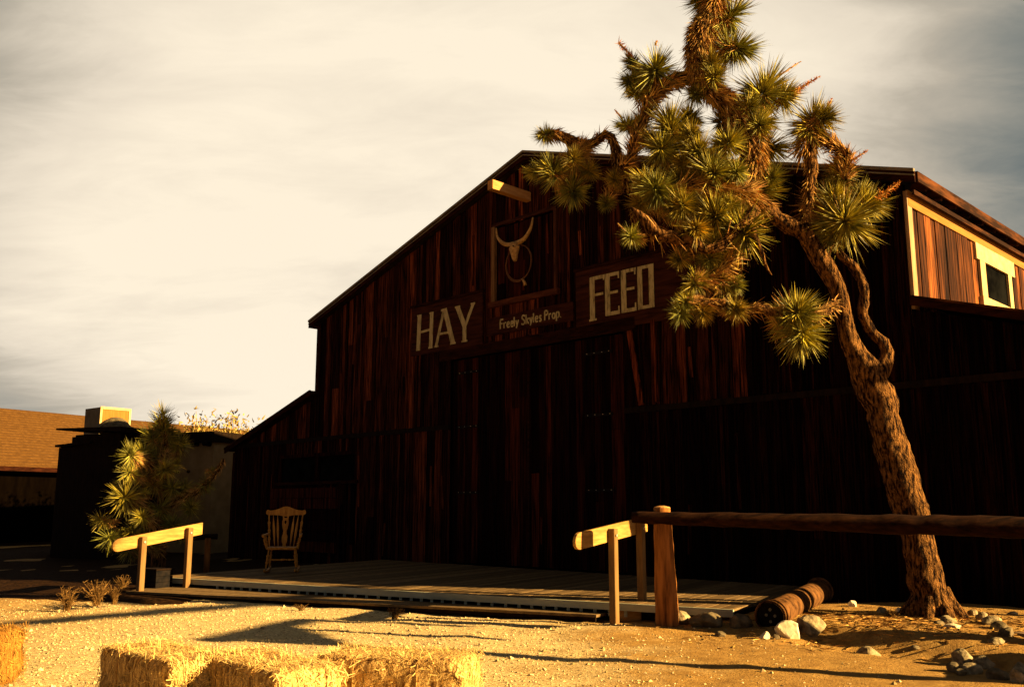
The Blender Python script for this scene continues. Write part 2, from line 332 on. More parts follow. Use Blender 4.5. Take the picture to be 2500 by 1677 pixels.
# ---------------------------------------------------------------- barn (local x along the front, y into the building)
barn=thing('barn','large dark brown board barn with gable front and lean-to sides','barn',(S0.x,S0.y,0),-TH)
SL=.316
def ztop(u): return 8.79-SL*abs(u)             # main roof surface
def zwall(u): return ztop(u)-.17
def zl(u): return 4.45-.30*(abs(u)-7.63)       # lean-to roof surface
WM=7.75; WL=11.9; WR=10.0
rb=random.Random(11)
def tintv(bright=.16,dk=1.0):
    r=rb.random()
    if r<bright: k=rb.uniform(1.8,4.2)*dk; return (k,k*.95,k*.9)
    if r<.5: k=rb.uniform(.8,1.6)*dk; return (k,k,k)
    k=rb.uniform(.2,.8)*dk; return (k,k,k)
def boards(b,u0,u1,flo,fhi,y=0,wmin=.09,wmax=.26,bright=.16,gap=.012,jit=.02,thick=.03,dk=1.0):  # dk lowers board tint; shade low down and at the right is painted in
    u=u0
    while u<u1-.01:
        wd=rb.uniform(wmin,wmax)
        if u1-(u+wd)<wmin: wd=u1-u
        a,c=u+gap/2,u+wd-gap/2; yo=y-rb.uniform(0,.028)
        j=rb.uniform(-jit,0)
        hgt=min(fhi(a),fhi(c))-max(flo(a),flo(c)); lean=rb.uniform(-.006,.006)
        if hgt>1.6 and rb.random()<.45:      # the board is pieced from two lengths
            zm=max(flo(a),flo(c))+hgt*rb.uniform(.2,.8)
            b.board(a,c,yo-thick,yo,flo(a)+j,flo(c)+j,zm-.004,zm-.004+lean,tintv(bright,dk)); yo2=yo-rb.uniform(-.01,.01)
            b.board(a,c,yo2-thick,yo2,zm+.004,zm+.004+lean,fhi(a),fhi(c),tintv(bright,dk))
        else: b.board(a,c,yo-thick,yo,flo(a)+j,flo(c)+j,fhi(a),fhi(c),tintv(bright,dk))
        if hgt>1.5 and rb.random()<.16:      # short patch strip nailed on
            z0_=max(flo(a),flo(c))+hgt*rb.uniform(.05,.55); z1_=z0_+min(hgt*.4,rb.uniform(.5,1.5)); k=rb.uniform(1.6,4.6)*dk; wl=rb.uniform(.04,.07); ux=rb.uniform(a,c-wl)
            b.bar((ux,yo-thick-.012,z0_),(ux+rb.uniform(-.05,.05),yo-thick-.012,z1_),wl,.018,(0,1,0),(k,k*.95,k*.85))
        if rb.random()<.35:   # narrow batten over the seam
            k=rb.uniform(.3,2.2)*dk; b.board(c-.03,c+.035,yo-thick-.018,yo-thick+.001,flo(c)+.02,flo(c)+.02,fhi(c)-.02,fhi(c)-.02,(k,k,k))
        u+=wd
K=lambda z:(lambda u:z)
# backing so that no light leaks through the seams
b=MB()
b.add([(-WM,.05,0),(WM,.05,0),(WM,.05,zwall(WM)),(0,.05,zwall(0)),(-WM,.05,zwall(WM))],[(0,1,2,3,4)])
b.add([(-WL,.05,0),(-WM,.05,0),(-WM,.05,zl(WM)-.15),(-WL,.05,zl(WL)-.15)],[(0,1,2,3)])
b.add([(WM,.05,0),(WR,.05,0),(WR,.05,zl(WR)-.15),(WM,.05,zl(WM)-.15)],[(0,1,2,3)])
b.bb(-WL,-WL+.08,.06,14,0,zl(WL)-.2); b.bb(WR-.08,WR,.06,14,0,zl(WR)-.2); b.bb(-WL,WR,14,14.1,0,3); b.bb(-WM,WM,14.1,14.2,0,6)
b.bb(-WM,-WM+.08,.06,14,3,6.05); b.bb(WM-.1,WM-.02,.06,14,3,6.05)
b.build('inner_wall','black',barn)
b=MB()
HX0,HX1,HZ0,HZ1=-1.0,.72,5.73,7.40
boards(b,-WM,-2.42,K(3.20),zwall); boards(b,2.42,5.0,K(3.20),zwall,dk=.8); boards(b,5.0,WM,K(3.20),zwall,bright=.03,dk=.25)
boards(b,-2.42,HX0,K(4.88),zwall); boards(b,HX1,2.42,K(4.88),zwall)
boards(b,HX0,HX1,K(4.88),K(HZ0)); boards(b,HX0,HX1,K(HZ1),zwall)
zlw=lambda u:zl(u)-.16
boards(b,-WL,-WM,K(3.20),lambda u:max(3.21,zlw(u)))
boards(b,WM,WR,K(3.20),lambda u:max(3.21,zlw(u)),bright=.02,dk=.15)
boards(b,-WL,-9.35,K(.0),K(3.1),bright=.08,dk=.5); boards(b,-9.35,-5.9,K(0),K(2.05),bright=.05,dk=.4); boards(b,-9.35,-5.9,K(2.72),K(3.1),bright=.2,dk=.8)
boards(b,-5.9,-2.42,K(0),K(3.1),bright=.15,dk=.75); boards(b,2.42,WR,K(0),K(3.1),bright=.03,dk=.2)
b.build('wall_boards','barn',barn)
for a in((-WL,-2.44),(2.44,WR)):
    b=MB(); b.bb(a[0],a[1],-.085,0,3.10,3.20); b.build('ledge','darkwood',barn)
b=MB(); b.bb(-2.75,2.75,-.10,-.005,4.66,4.86); b.bb(-2.75,2.75,-.13,-.1,4.62,4.66); b.build('door_header','trim',barn)
# paired doors
for sgn in(-1,1):
    b=MB(); x0,x1=(-2.38,-.012) if sgn<0 else (.012,2.38)
    boards(b,x0,x1,K(.26),K(4.60),y=.03,wmin=.16,wmax=.24,bright=.25,jit=0,gap=.006)
    d=b.build('door','door',barn); tag(d,'left leaf of the tall barn door' if sgn<0 else 'right leaf of the tall barn door')
    for z in(4.30,3.12,1.72):
        h=MB(); xc=sgn*1.83
        h.bb(xc-.33,xc+.33,-.062,-.050,z-.028,z+.028); h.build('hinge','black_iron',d)
        for q in(-.27,-.09,.10,.27):
            k=MB(); k.tube([(xc+q,-.068,z+.004),(xc+q,-.062,z+.004)],.009,8); k.build('bolt','bolt',d)
b=MB(); b.bb(-.02,.02,-.075,-.06,.3,4.58,(1.3,1.3,1.3)); b.build('door_seam_strip','trim',barn)
# loose tilted board right of the door
b=MB(); b.bar((2.62,-.10,4.62),(2.86,-.10,3.22),.11,.03,(0,1,0),(3.6,3,2.6)); b.build('loose_board','barn',barn)
b=MB(); b.bar((3.15,-.10,4.75),(3.2,-.10,3.25),.08,.03,(0,1,0),(2.4,2,2)); b.build('loose_board','barn',barn)
# loft hatch
b=MB(); boards(b,HX0+.03,HX1-.03,K(HZ0+.03),K(HZ1-.03),y=.05,wmin=.2,wmax=.3,bright=.12); ht=b.build('loft_hatch','door',barn)
b=MB(); b.bb(HX0-.10,HX0,-.075,0,HZ0+.0,HZ1); b.build('hatch_frame',mat('pale_hatch_stile',(.10,.05,.018),(.20,.11,.04),(12,12,2)),ht)
b=MB(); b.bb(HX1,HX1+.07,-.07,0,HZ0,HZ1); b.build('hatch_frame',mat('hatch_stile',(.03,.010,.004),(.085,.028,.010),(12,12,3)),ht)
b=MB(); b.bb(HX0-.1,HX1+.07,-.07,0,HZ1+.003,HZ1+.07); b.build('hatch_frame',mat('hatch_head',(.02,.007,.003),(.065,.021,.008),(3,12,12)),ht)
b=MB(); b.bb(HX0-.16,HX1+.14,-.12,0,HZ0-.12,HZ0-.003); b.build('hatch_sill',mat('sill_wood',(.04,.012,.004),(.10,.03,.010),(3,14,14)),ht)
# low window in the left lean-to, shelf and plank counter below it
wn=MB(); wn.bb(-9.33,-5.92,.03,.04,2.07,2.70); wo=wn.build('window','glass',barn)
b=MB(); b.bb(-9.42,-5.83,-.07,0,2.70,2.79); b.bb(-7.66,-7.52,-.06,-.003,2.07,2.697); b.bb(-9.42,-9.33,-.06,0,2.07,2.697); b.bb(-5.92,-5.83,-.06,0,2.07,2.697); b.build('window_frame','door',wo)
b=MB(); b.bb(-9.5,-5.75,-.14,0,1.99,2.067); b.build('window_sill','trim',wo)
b=MB()
for k in range(6):
    t=rb.uniform(2.2,3.6) if k in(0,4,5) else rb.uniform(.5,1.2); b.bb(-9.7,-6.6,-.10-rb.uniform(0,.02),-.04,.30+k*.27,.555+k*.27,(t,t,t))
b.build('plank_panel','door',barn)
# corner boards on the front
b=MB(); b.bb(-WM-.02,-WM+.13,-.075,-.032,4.35,6.1); b.build('corner_board','trim',barn)
b=MB(); b.bb(-WL-.02,-WL+.12,-.075,-.032,.0,zl(WL)-.2); b.build('corner_board','trim',barn)
# side wall above the right lean-to (sunlit)
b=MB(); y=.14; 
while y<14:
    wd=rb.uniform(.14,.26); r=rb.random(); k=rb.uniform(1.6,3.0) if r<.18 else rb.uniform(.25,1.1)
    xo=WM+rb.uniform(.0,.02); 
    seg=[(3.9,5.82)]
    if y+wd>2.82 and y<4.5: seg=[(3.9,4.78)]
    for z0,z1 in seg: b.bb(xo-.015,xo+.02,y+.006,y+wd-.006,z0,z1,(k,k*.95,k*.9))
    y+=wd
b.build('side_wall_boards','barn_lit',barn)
b=MB(); b.bb(WM+.021,WM+.055,.0,14,5.825,6.07); b.build('eave_trim','trim_or',barn)
b=MB(); b.bb(WM-.02,WM+.05,-.03,.13,4.0,6.05); b.build('corner_board','trim_pale',barn)
# side window: frame, pane
b=MB()
for a in ((WM+.025,WM+.07,2.72,4.66,5.54,5.82),(WM+.025,WM+.07,2.86,3.10,4.90,5.537),(WM+.025,WM+.07,4.28,4.46,4.90,5.537),(WM+.025,WM+.10,2.78,4.56,4.72,4.897)): b.bb(*a)
sw=b.build('window','frame_white',barn)
b=MB(); b.bb(WM+.01,WM+.02,3.1,4.28,4.9,5.54); b.build('pane','glass',sw)
b=MB(); b.bb(WM+.021,WM+.045,3.103,3.19,4.9,5.537); b.build('sash','trim_pale',sw)
# roofs
def roof_slab(b,u0,z0,u1,z1,y0,y1,t):
    P=[(u0,y0,z0),(u1,y0,z1),(u1,y1,z1),(u0,y1,z0)]; Q=[(x,y,z-t) for x,y,z in P]
    b.add(P+Q,[(0,1,2,3),(7,6,5,4),(0,4,5,1),(1,5,6,2),(2,6,7,3),(3,7,4,0)])
EL,ER=-7.98,8.0
b=MB(); roof_slab(b,EL,ztop(EL),0,ztop(0),-.17,14.3,.07); roof_slab(b,0,ztop(0),ER,ztop(ER),-.17,14.3,.07)
rf=b.build('roof','roof',barn)
b=MB(); roof_slab(b,-WL-.3,zl(WL+.3),-WM-.03,zl(WM),-.17,14.2,.06); roof_slab(b,WM+.06,zl(WM),WR+.3,zl(WR+.3),-.17,14.2,.06)
b.build('lean_to_roof','roof',barn)
def rake(b,u0,z0,u1,z1,y,h,w,drop):
    P=[(u0,y,z0-drop),(u1,y,z1-drop),(u1,y,z1-drop-h),(u0,y,z0-drop-h)]; Q=[(x,y+w,z) for x,yy,z in P]
    b.add(P+Q,[(3,2,1,0),(4,5,6,7),(0,1,5,4),(1,2,6,5),(2,3,7,6),(3,0,4,7)])
b=MB()
for s in(-1,1):
    e=EL if s<0 else ER
    rake(b,0,ztop(0),e,ztop(e),-.21,.17,.038,.0)
    wl=WL if s<0 else WR
    rake(b,s*(WM+.05),zl(WM+.05),s*(wl+.3),zl(wl+.3),-.21,.12,.038,.0)
b.build('rake_board','trim',rf)
b=MB()
for s in(-1,1):
    e=EL if s<0 else ER
    rake(b,0,ztop(0)+.035,e,ztop(e)+.035,-.235,.05,.06,0)
    rake(b,0,ztop(0)-.055,e,ztop(e)-.055,-.225,.022,.016,0)
b.build('drip_edge','drip',rf)
for s in(-1,1):
    b=MB(); wl=WL if s<0 else WR
    rake(b,s*(WM+.05),zl(WM+.05)+.03,s*(wl+.3),zl(wl+.3)+.03,-.23,.035,.06,0)
    b.build('drip_edge','fasc',rf)
b=MB(); b.bb(ER-.001,ER+.03,-.16,14.3,ztop(ER)-.16,ztop(ER)-.0); b.bb(EL-.03,EL-.001,-.16,14.3,ztop(EL)-.16,ztop(EL)-.0); b.build('eave_board','fasc',rf)
b=MB()
yy=.3
while yy<14: b.bar((WM,yy,ztop(WM)-.13),(ER-.02,yy,ztop(ER)-.13),.05,.12); yy+=.6
b.bb(WM+.12,WM+.15,.0,14,5.98,6.05)
b.build('rafter_tails','fasc',rf)
b=MB(); b.bb(-.075,.075,-1.16,.02,7.73,7.92); b.build('hoist_beam','beam',barn)
# ---------------------------------------------------------------- writing on the barn
def on_barn(name,label,cat,u=0,z=0): 
    p=S0+DU*u; return thing(name,label,cat,(p.x,p.y,z),-TH)
def strokes(b,segs,w,y,dy=.0006,th=.004):
    for i,(x0,z0,x1,z1) in enumerate(segs):
        ww=w
        a=Vector((x0,0,z0)); c=Vector((x1,0,z1)); d=(c-a); ln=d.length
        if ln==0: continue
        d/=ln; r=Vector((-d.z,0,d.x))*ww/2; yy=y-dy*i
        P=[a-r,c-r,c+r,a+r]; P=[(p.x,yy-th,p.z) for p in P]+[(p.x,yy,p.z) for p in P]
        b.add(P,[(0,1,2,3),(7,6,5,4),(0,4,5,1),(1,5,6,2),(2,6,7,3),(3,7,4,0)])
def thick_letters(b,segs,y):
    for i,(x0,z0,x1,z1,w) in enumerate(segs): strokes(b,[(x0,z0,x1,z1)],w,y-.0006*i)
# HAY
sg=on_barn('hay_sign','HAY sign, cream serif letters on dark planks left of loft hatch','sign',-2.5,4.86)
b=MB()
for k in range(4): b.bb(-1.26,1.16,-.10,-.072,k*.285+.002,(k+1)*.285-.004)
b.build('sign_board','sign',sg)
b=MB(); b.bb(-1.30,1.20,-.125,-.06,1.142,1.20); b.build('top_molding','trim',sg)
b=MB(); Lh=.80; z0=.13
H=[(-1.00,z0,-.97,z0+Lh,.13),(-.55,z0+.0,-.53,z0+Lh,.12),(-.98,z0+.40,-.54,z0+.42,.055),(-1.07,z0,-.93,z0,.04),(-1.05,z0+Lh,-.90,z0+Lh,.04),(-.63,z0,-.48,z0,.04),(-.61,z0+Lh,-.46,z0+Lh,.04)]
A=[(-.36,z0,-.10,z0+Lh+.02,.085),(-.08,z0+Lh+.02,.22,z0,.14),(-.24,z0+.27,.10,z0+.27,.05),(-.43,z0,-.28,z0,.04),(.13,z0,.31,z0,.04),(-.20,z0+Lh,-.06,z0+Lh+.01,.05)]
Yl=[(.36,z0+Lh,.60,z0+.34,.13),(.88,z0+Lh,.62,z0+.34,.085),(.60,z0+.38,.60,z0,.12),(.51,z0,.70,z0,.04),(.28,z0+Lh,.45,z0+Lh,.04),(.80,z0+Lh,.94,z0+Lh,.04)]
thick_letters(b,H+A+Yl,-.101); b.build('lettering','signw',sg)
# FEED
sg=on_barn('feed_sign','FEED sign, cream block letters on dark planks right of loft hatch','sign',2.45,4.70)
b=MB()
for k in range(4): b.bb(-1.12,1.48,-.10,-.072,k*.315+.002,(k+1)*.315-.004)
b.build('sign_board','sign',sg)
b=MB(); b.bb(-1.16,1.52,-.125,-.06,1.262,1.32); b.build('top_molding','trim',sg)
b=MB(); z0=.27; Lh=.81; s=[]
x=-.70; s+=[(x,z0-.02,x,z0+Lh,.12),(x-.04,z0+Lh-.03,x+.32,z0+Lh-.03,.07),(x,z0+.45,x+.27,z0+.45,.05),(x-.08,z0-.03,x+.10,z0-.03,.04),(x+.29,z0+Lh-.10,x+.29,z0+Lh,.03)]
for x in(-.32,.07): s+=[(x,z0,x,z0+Lh,.12),(x-.02,z0+Lh-.03,x+.29,z0+Lh-.03,.065),(x,z0+.43,x+.25,z0+.43,.05),(x-.04,z0+.03,x+.29,z0+.03,.07),(x+.27,z0+.03,x+.27,z0+.15,.03),(x+.27,z0+Lh-.13,x+.27,z0+Lh-.03,.03)]
x=.45; s+=[(x,z0,x,z0+Lh,.11),(x-.05,z0+Lh-.03,x+.318,z0+Lh-.03,.06),(x-.05,z0+.03,x+.318,z0+.03,.06),(x+.26,z0+.001,x+.26,z0+Lh-.001,.115)]
thick_letters(b,s,-.101); b.build('lettering','signw',sg)
# small proprietor board
sg=on_barn('proprietor_sign','narrow board hand-lettered Freely Skyles Prop. between the HAY and FEED signs','sign',0,5.06)
b=MB(); b.bb(-1.20,1.24,-.085,-.035,0,.33); b.bb(-1.20,1.24,-.095,-.035,-.05,-.003); b.build('sign_board','sign',sg)
G={'F':([[(0,0),(0,1)],[(0,1),(.45,1)],[(0,.55),(.35,.55)]],.5),
'r':([[(0,0),(0,.62)],[(0,.45),(.15,.6),(.3,.58)]],.36),
'e':([[(.02,.33),(.38,.36),(.33,.58),(.15,.62),(.02,.4),(.06,.1),(.2,0),(.38,.1)]],.47),
'l':([[(0,1),(0,0)]],.16),
'y':([[(0,.62),(.18,.1)],[(.4,.62),(.08,-.25)]],.45),
'S':([[(.5,.85),(.35,1),(.12,.95),(.05,.72),(.25,.55),(.48,.35),(.42,.08),(.2,0),(0,.12)]],.6),
'k':([[(0,1),(0,0)],[(.35,.6),(.03,.3)],[(.1,.36),(.38,0)]],.45),
's':([[(.33,.52),(.2,.62),(.04,.5),(.15,.34),(.33,.2),(.2,0),(0,.08)]],.42),
'P':([[(0,0),(0,1)],[(0,1),(.35,.97),(.45,.78),(.33,.57),(0,.52)]],.52),
'o':([[(.2,.62),(.03,.45),(.03,.15),(.2,0),(.38,.15),(.38,.45),(.2,.62)]],.5),
'p':([[(0,.62),(0,-.3)],[(0,.6),(.3,.62),(.38,.35),(.28,.05),(0,.05)]],.48),
'.':([[(0,.0),(.05,.05)]],.15),' ':([],.22)}
b=MB(); x=-.80; sc_=.195; i=0
for ch in 'Freely Skyles Prop.':
    g_,wd=G[ch]; k=1.0
    for pl in g_:
        for p,q in zip(pl[:-1],pl[1:]):
            dx=(q[0]-p[0])*.0; strokes(b,[(x+p[0]*sc_,.055+p[1]*sc_,x+q[0]*sc_,.055+q[1]*sc_)],.034,-.0862-.0003*(i%12)); i+=1
    x+=(wd+.085)*sc_
b.build('lettering','signw',sg)
# skull and lasso
sk=on_barn('longhorn_skull','tan longhorn skull hung on the loft hatch','skull',-.30,6.75)
b=MB(); 
b.tube([(0,-.12,.13),(0,-.15,.08),(0,-.17,-.02),(0,-.17,-.12),(0,-.15,-.22),(0,-.14,-.27)],[.06,.115,.105,.075,.055,.035],12,.10,nf=9)
b.tube([(-.09,-.16,.02),(-.12,-.17,-.01)],[.05,.02],8); b.tube([(.09,-.16,.02),(.12,-.17,-.01)],[.05,.02],8)
b.build('head','bone',sk,True)
for s in(-1,1):
    b=MB(); pts=cr_spline([Vector((s*.03,-.13,.12)),Vector((s*.20,-.15,.13)),Vector((s*.36,-.17,.20)),Vector((s*.50,-.18,.36)),Vector((s*.545,-.17,.56))],.04)
    n=len(pts); b.tube(pts,[.052*(1-.75*(i/(n-1))**1.6) for i in range(n)],10,.06,nf=8); b.build('horn','bone',sk,True)
for s in(-1,1):
    b=MB(); b.tube([(s*.062,-.255,.03),(s*.058,-.262,.02)],.022,8); b.build('eye_socket','black_iron',sk)
ls=on_barn('lasso','thin coiled rope lasso hanging below the longhorn skull','rope',-.24,6.45)
b=MB()
for k in range(3):
    rr=.37+.012*k; b.tube([(rr*math.cos(a)*(1-.03*k),-.09-.012*k,(rr+.0)*math.sin(a)-.01*k) for a in [i*2*math.pi/40 for i in range(40)]],.0095,6,closed=True)
b.build('coil','rope',ls,True)
b=MB(); b.tube([(.10,-.10,-.37),(.17,-.11,-.44),(.20,-.11,-.52)],[.016,.03,.035],8,.1); b.build('knot','bone',ls,True)
# ---------------------------------------------------------------- boardwalk and lower step
bw=thing('boardwalk','long low grey boardwalk with pale edge board in front of the barn','boardwalk',(0,0,0))
A=Vector((-6.25,16.70,0)); B=Vector((2.62,11.36,0)); ed=(B-A).normalized(); inn=Vector((-ed.y,ed.x,0))
if inn.y<0: inn=-inn
ln=(B-A).length; b=MB(); wd=.145; s=0
rr=random.Random(5)
# planks run from the edge back to the barn wall
while s<ln:
    p0=A+ed*s; p1=A+ed*(min(s+wd,ln)-.012)
    def reach(p,dv_): # distance to the barn front along dv_
        q=(S0-p); return q.dot(-NV)/dv_.dot(-NV)-.02
    t0=reach(p0,inn); t1=reach(p1,inn); t=rr.uniform(.62,1.25)
    b.prism([(p0.x,p0.y),(p1.x,p1.y),((p1+inn*t1).x,(p1+inn*t1).y),((p0+inn*t0).x,(p0+inn*t0).y)],.185,.22+rr.uniform(-.002,.002),(t,t,t)); s+=wd
b.build('deck_boards','deck',bw)
b=MB(); b.bar(A-inn*.022+Vector((0,0,.177)),B-inn*.022+Vector((0,0,.177)),.04,.088); b.build('edge_board','edge',bw)
b=MB(); b.bar(A+inn*.25+Vector((0,0,.09)),B+inn*.25+Vector((0,0,.09)),.05,.17); b.bar(B-ed*.03+inn*.03+Vector((0,0,.09)),B-ed*.03+inn*3.5+Vector((0,0,.09)),.04,.17); b.build('skirt_board','darkwood',bw)
s=1.6
while s<ln-1.2:
    p=A+ed*s+inn*.01; b=MB(); b.box((p.x,p.y,.10),(.04,.04,.09)); s+=.20+.02*math.sin(s*3)
    b.build('support_block','edge',bw)
C0=Vector((-6.20,15.40,0)); D0=Vector((1.05,12.02,0)); A1=A-inn*.01; D1=D0+inn*.18
b=MB(); n_=4
for k in range(n_):
    f0=k/n_; f1=(k+1)/n_-.012
    def lp(f,c,d): return c.lerp(d,f)
    P=[C0.lerp(A1+ed*.35,f0),D0.lerp(D1+inn*.2,f0),D0.lerp(D1+inn*.2,f1),C0.lerp(A1+ed*.35,f1)]
    t=rr.uniform(.9,1.1); b.prism([(p.x,p.y) for p in P],.055,.088-.002*(k%2),(t,t,t))
st=b.build('lower_step','deck',bw)
b=MB(); b.bar(C0+Vector((0,.06,.025)),D0+Vector((0,.06,.025)),.04,.055); b.build('step_riser','darkwood',bw)
# ---------------------------------------------------------------- handrails at the ends of the step
def handrail(label,P,dv_,s0,s1,z0,z1,posts,foot):
    t=thing('handrail',label,'handrail',(P.x,P.y,0),math.atan2(dv_.y,dv_.x),'ramp handrails at the two ends of the boardwalk step')
    # local x along the rail; board outline with rounded lower end
    sl=(z1-z0)/(s1-s0); h=.20; out_=[]
    for a in range(7):
        an=math.pi/2+a*math.pi/6; out_.append((s0+.10+.10*math.cos(an),z0+.10*math.sin(an)))
    out_+= [(s1,z1-h/2+0),(s1,z1+h/2)]
    vs=[(x,-.02+.0,z+(0 if i>6 else (x-s0)*sl)) for i,(x,z) in enumerate(out_)]
    n=len(vs); b=MB(); b.add([(x,-.022,z) for x,_,z in vs]+[(x,.022,z) for x,_,z in vs],[tuple(range(n-1,-1,-1)),tuple(range(n,2*n))]+[(i,(i+1)%n,n+(i+1)%n,n+i) for i in range(n)])
    o=b.build('rail_board','rail',t); md=o.modifiers.new('bevel','BEVEL'); md.width=.006; md.segments=2
    for q,f in zip(posts,foot):
        zc=z0+(q-s0)*sl; b=MB(); b.bb(q-.045,q+.045,-.115,-.024,f,zc+.06); po=b.build('post','post',t); md=po.modifiers.new('bevel','BEVEL'); md.width=.005
        b=MB(); b.tube([(q,-.112,zc-.02),(q,-.13,zc-.02)],.017,10); b.build('bolt','bolt',po)
    return t
dr=Vector((.60,.80,0)); 
P1=Vector((1.20,11.86,0)); handrail('pale sloping handrail board on two posts beside the log post',P1,dr,-.78,.98,1.0,1.19,(0,.70),(-.05,-.05))
P2=Vector((-6.03,15.45,0)); handrail('pale sloping handrail board at the far left end of the step',P2,dr,-.50,1.14,.80,1.05,(.0,.85),(.0,.0))
# ---------------------------------------------------------------- log hitching rail
lf=thing('log_rail','round weathered log rail on a thick wooden post crossing before the tree','log rail',(1.80,11.16,0))
def log_tube(a,c,r0,r1,n=24,seg=16,rough=.10):
    b=MB(); a=Vector(a);c=Vector(c); b.tube([a.lerp(c,i/n)+Vector((0,0,.012*math.sin(i*.7))) for i in range(n+1)],[r0+(r1-r0)*i/n for i in range(n+1)],seg,rough,nf=5); return b
b=MB(); b.tube([Vector((.0-.03*i/14+.03*0,0,-.1+1.50*i/14)) for i in range(15)],[.145-.045*i/14 for i in range(15)],16,.07,nf=5); b.build('post','logpost',lf,True)
b=MB(); b.tube([(-.03,0,1.395),(-.03,0,1.41),(-.03,0,1.425)],[.10,.09,.03],14); b.build('post_top','beam',lf)
ldir=Vector((.943,-.333,0))
a0=-ldir*.40+Vector((0,-.10,1.29)); a1=ldir*4.9+Vector((0,-.10,1.17))
b=MB(); n=60; 
b.tube([a0.lerp(a1,i/n) for i in range(n+1)],[.068+.044*min(1,i/n*1.5) for i in range(n+1)],16,.12,nf=4)
lo=b.build('rail','log',lf,True)
b=MB(); q=ldir*4.6; b.tube([q+Vector((0,0,-.1+1.3*i/10)) for i in range(11)],.12,14,.07); b.build('post','logpost',lf,True)
# ---------------------------------------------------------------- hay bales
def bale(label,c,ux,lx,ly,lz,seed,hm='hay',sm_='straw'):
    ux=Vector(ux).normalized(); t=thing('hay_bale',label,'hay bale',(c[0],c[1],0),math.atan2(ux.y,ux.x),'hay bales in the foreground')
    rn=random.Random(seed); b=MB(); nx,ny,nz=26,12,10; idx={}
    def key(i,j,k):
        if (i,j,k) in idx: return idx[(i,j,k)]
        p=Vector((i/nx-.5,j/ny-.5,k/nz-.5))
        # superellipsoid-like rounding
        q=Vector((p.x*lx,p.y*ly,p.z*lz)); r=.075
        lim=Vector((lx/2-r,ly/2-r,lz/2-r)); cl=Vector([max(-lim[a],min(lim[a],q[a])) for a in range(3)])
        d=q-cl
        if d.length>1e-6: q=cl+d.normalized()*min(d.length,r)
        w_=q*1.0+Vector((seed*3.1,0,0))
        q+=Vector((noise.noise(w_*6),noise.noise(w_*6+Vector((9,0,0))),noise.noise(w_*6+Vector((0,9,0)))))*.018
        q+=Vector((noise.noise(w_*28),noise.noise(w_*28+Vector((9,0,0))),noise.noise(w_*28+Vector((0,9,0)))))*.012
        for tw in(-.22,.22):   # the twine bites in
            q*=1-.03*math.exp(-((q.x-tw)/.03)**2) if abs(q.x-tw)<.1 else 1
        idx[(i,j,k)]=len(V); V.append(q+Vector((0,0,lz/2))); return idx[(i,j,k)]
    V=[];Fc=[]
    for i in range(nx):
        for j in range(ny):
            for k in(0,nz):
                f=[key(i,j,k),key(i+1,j,k),key(i+1,j+1,k),key(i,j+1,k)]; Fc.append(f if k else f[::-1])
    for i in range(nx):
        for k in range(nz):
            for j in(0,ny):
                f=[key(i,j,k),key(i+1,j,k),key(i+1,j,k+1),key(i,j,k+1)]; Fc.append(f if j==0 else f[::-1])
    for j in range(ny):
        for k in range(nz):
            for i in(0,nx):
                f=[key(i,j,k),key(i,j+1,k),key(i,j+1,k+1),key(i,j,k+1)]; Fc.append(f if i else f[::-1])
    b.add(V,Fc); b.build('bale_body',hm,t,True)
    b=MB()
    for _ in range(3300):
        fc=rn.choice('tttffee'); x=rn.uniform(-.49,.49)*lx; y_=rn.uniform(-.49,.49)*ly; z=rn.uniform(.03,.98)*lz
        if fc=='t': p=Vector((x,y_,lz)); nrm=Vector((0,0,1)); d=Vector((rn.gauss(0,1),rn.gauss(0,.7),abs(rn.gauss(0,.22))))
        elif fc=='f': sg_=rn.choice((-1,-1,1)); p=Vector((x,sg_*ly/2,z)); nrm=Vector((0,sg_,0)); d=Vector((rn.gauss(0,.45),sg_*abs(rn.gauss(0,.25)),rn.gauss(0,1)))
        else: sg_=rn.choice((-1,1)); p=Vector((sg_*lx/2,y_,z)); nrm=Vector((sg_,0,0)); d=Vector((sg_*abs(rn.gauss(0,.3)),rn.gauss(0,.6),rn.gauss(0,1)))
        d.normalize(); l_=rn.uniform(.03,.10)*(1.7 if rn.random()<.12 else 1); w_=rn.uniform(.0022,.005); p=p+nrm*rn.uniform(-.006,.010); u=d.cross(nrm)
        if u.length<.1: u=d.orthogonal()
        u.normalize(); k=rn.uniform(.6,1.3) if fc=='t' else rn.uniform(.22,1.25); a_=p-d*l_/2; c_=p+d*l_/2  # top straw tinted lighter, so grazing sun is part of its colour
        b.add([a_-u*w_/2,a_+u*w_/2,c_+u*w_/2+nrm*.004,c_-u*w_/2+nrm*.004],[(0,1,2,3)],(k,k*.97,k*.9))
    b.build('loose_straw',sm_,t)
    for tw in(-.22,.22):
        b=MB(); hx,hy=ly/2+.004,lz/2+.004
        pts=[]
        for a in range(32):
            an=a*2*math.pi/32; cx,sy=math.cos(an),math.sin(an); m_=(abs(cx)**8+abs(sy)**8)**(-1/8); pts.append((tw,cx*m_*hx*.985,lz/2+sy*m_*hy*.985))
        b.tube(pts,.0055,5,closed=True); b.build('twine','twine',t)
    return t
DUv=(.707,-.707)
def mid(fl,ux,lx,ly):   # front-left corner -> centre
    ux=Vector((ux[0],ux[1],0)).normalized(); nb=Vector((-ux.y,ux.x,0)); c=Vector((fl[0],fl[1],0))+ux*lx/2+nb*ly/2; return (c.x,c.y)
LZ=.44
bale('leftmost bale of the front row of three, its near face in shade',mid((-2.92,6.86),(.72,-.69),1.05,.50),(.72,-.69,0),1.05,.50,LZ,1)
bale('middle bale of the front row of three, its lit end visible',mid((-2.13,6.50),(.70,-.72),1.05,.50),(.70,-.72,0),1.05,.50,LZ,2)
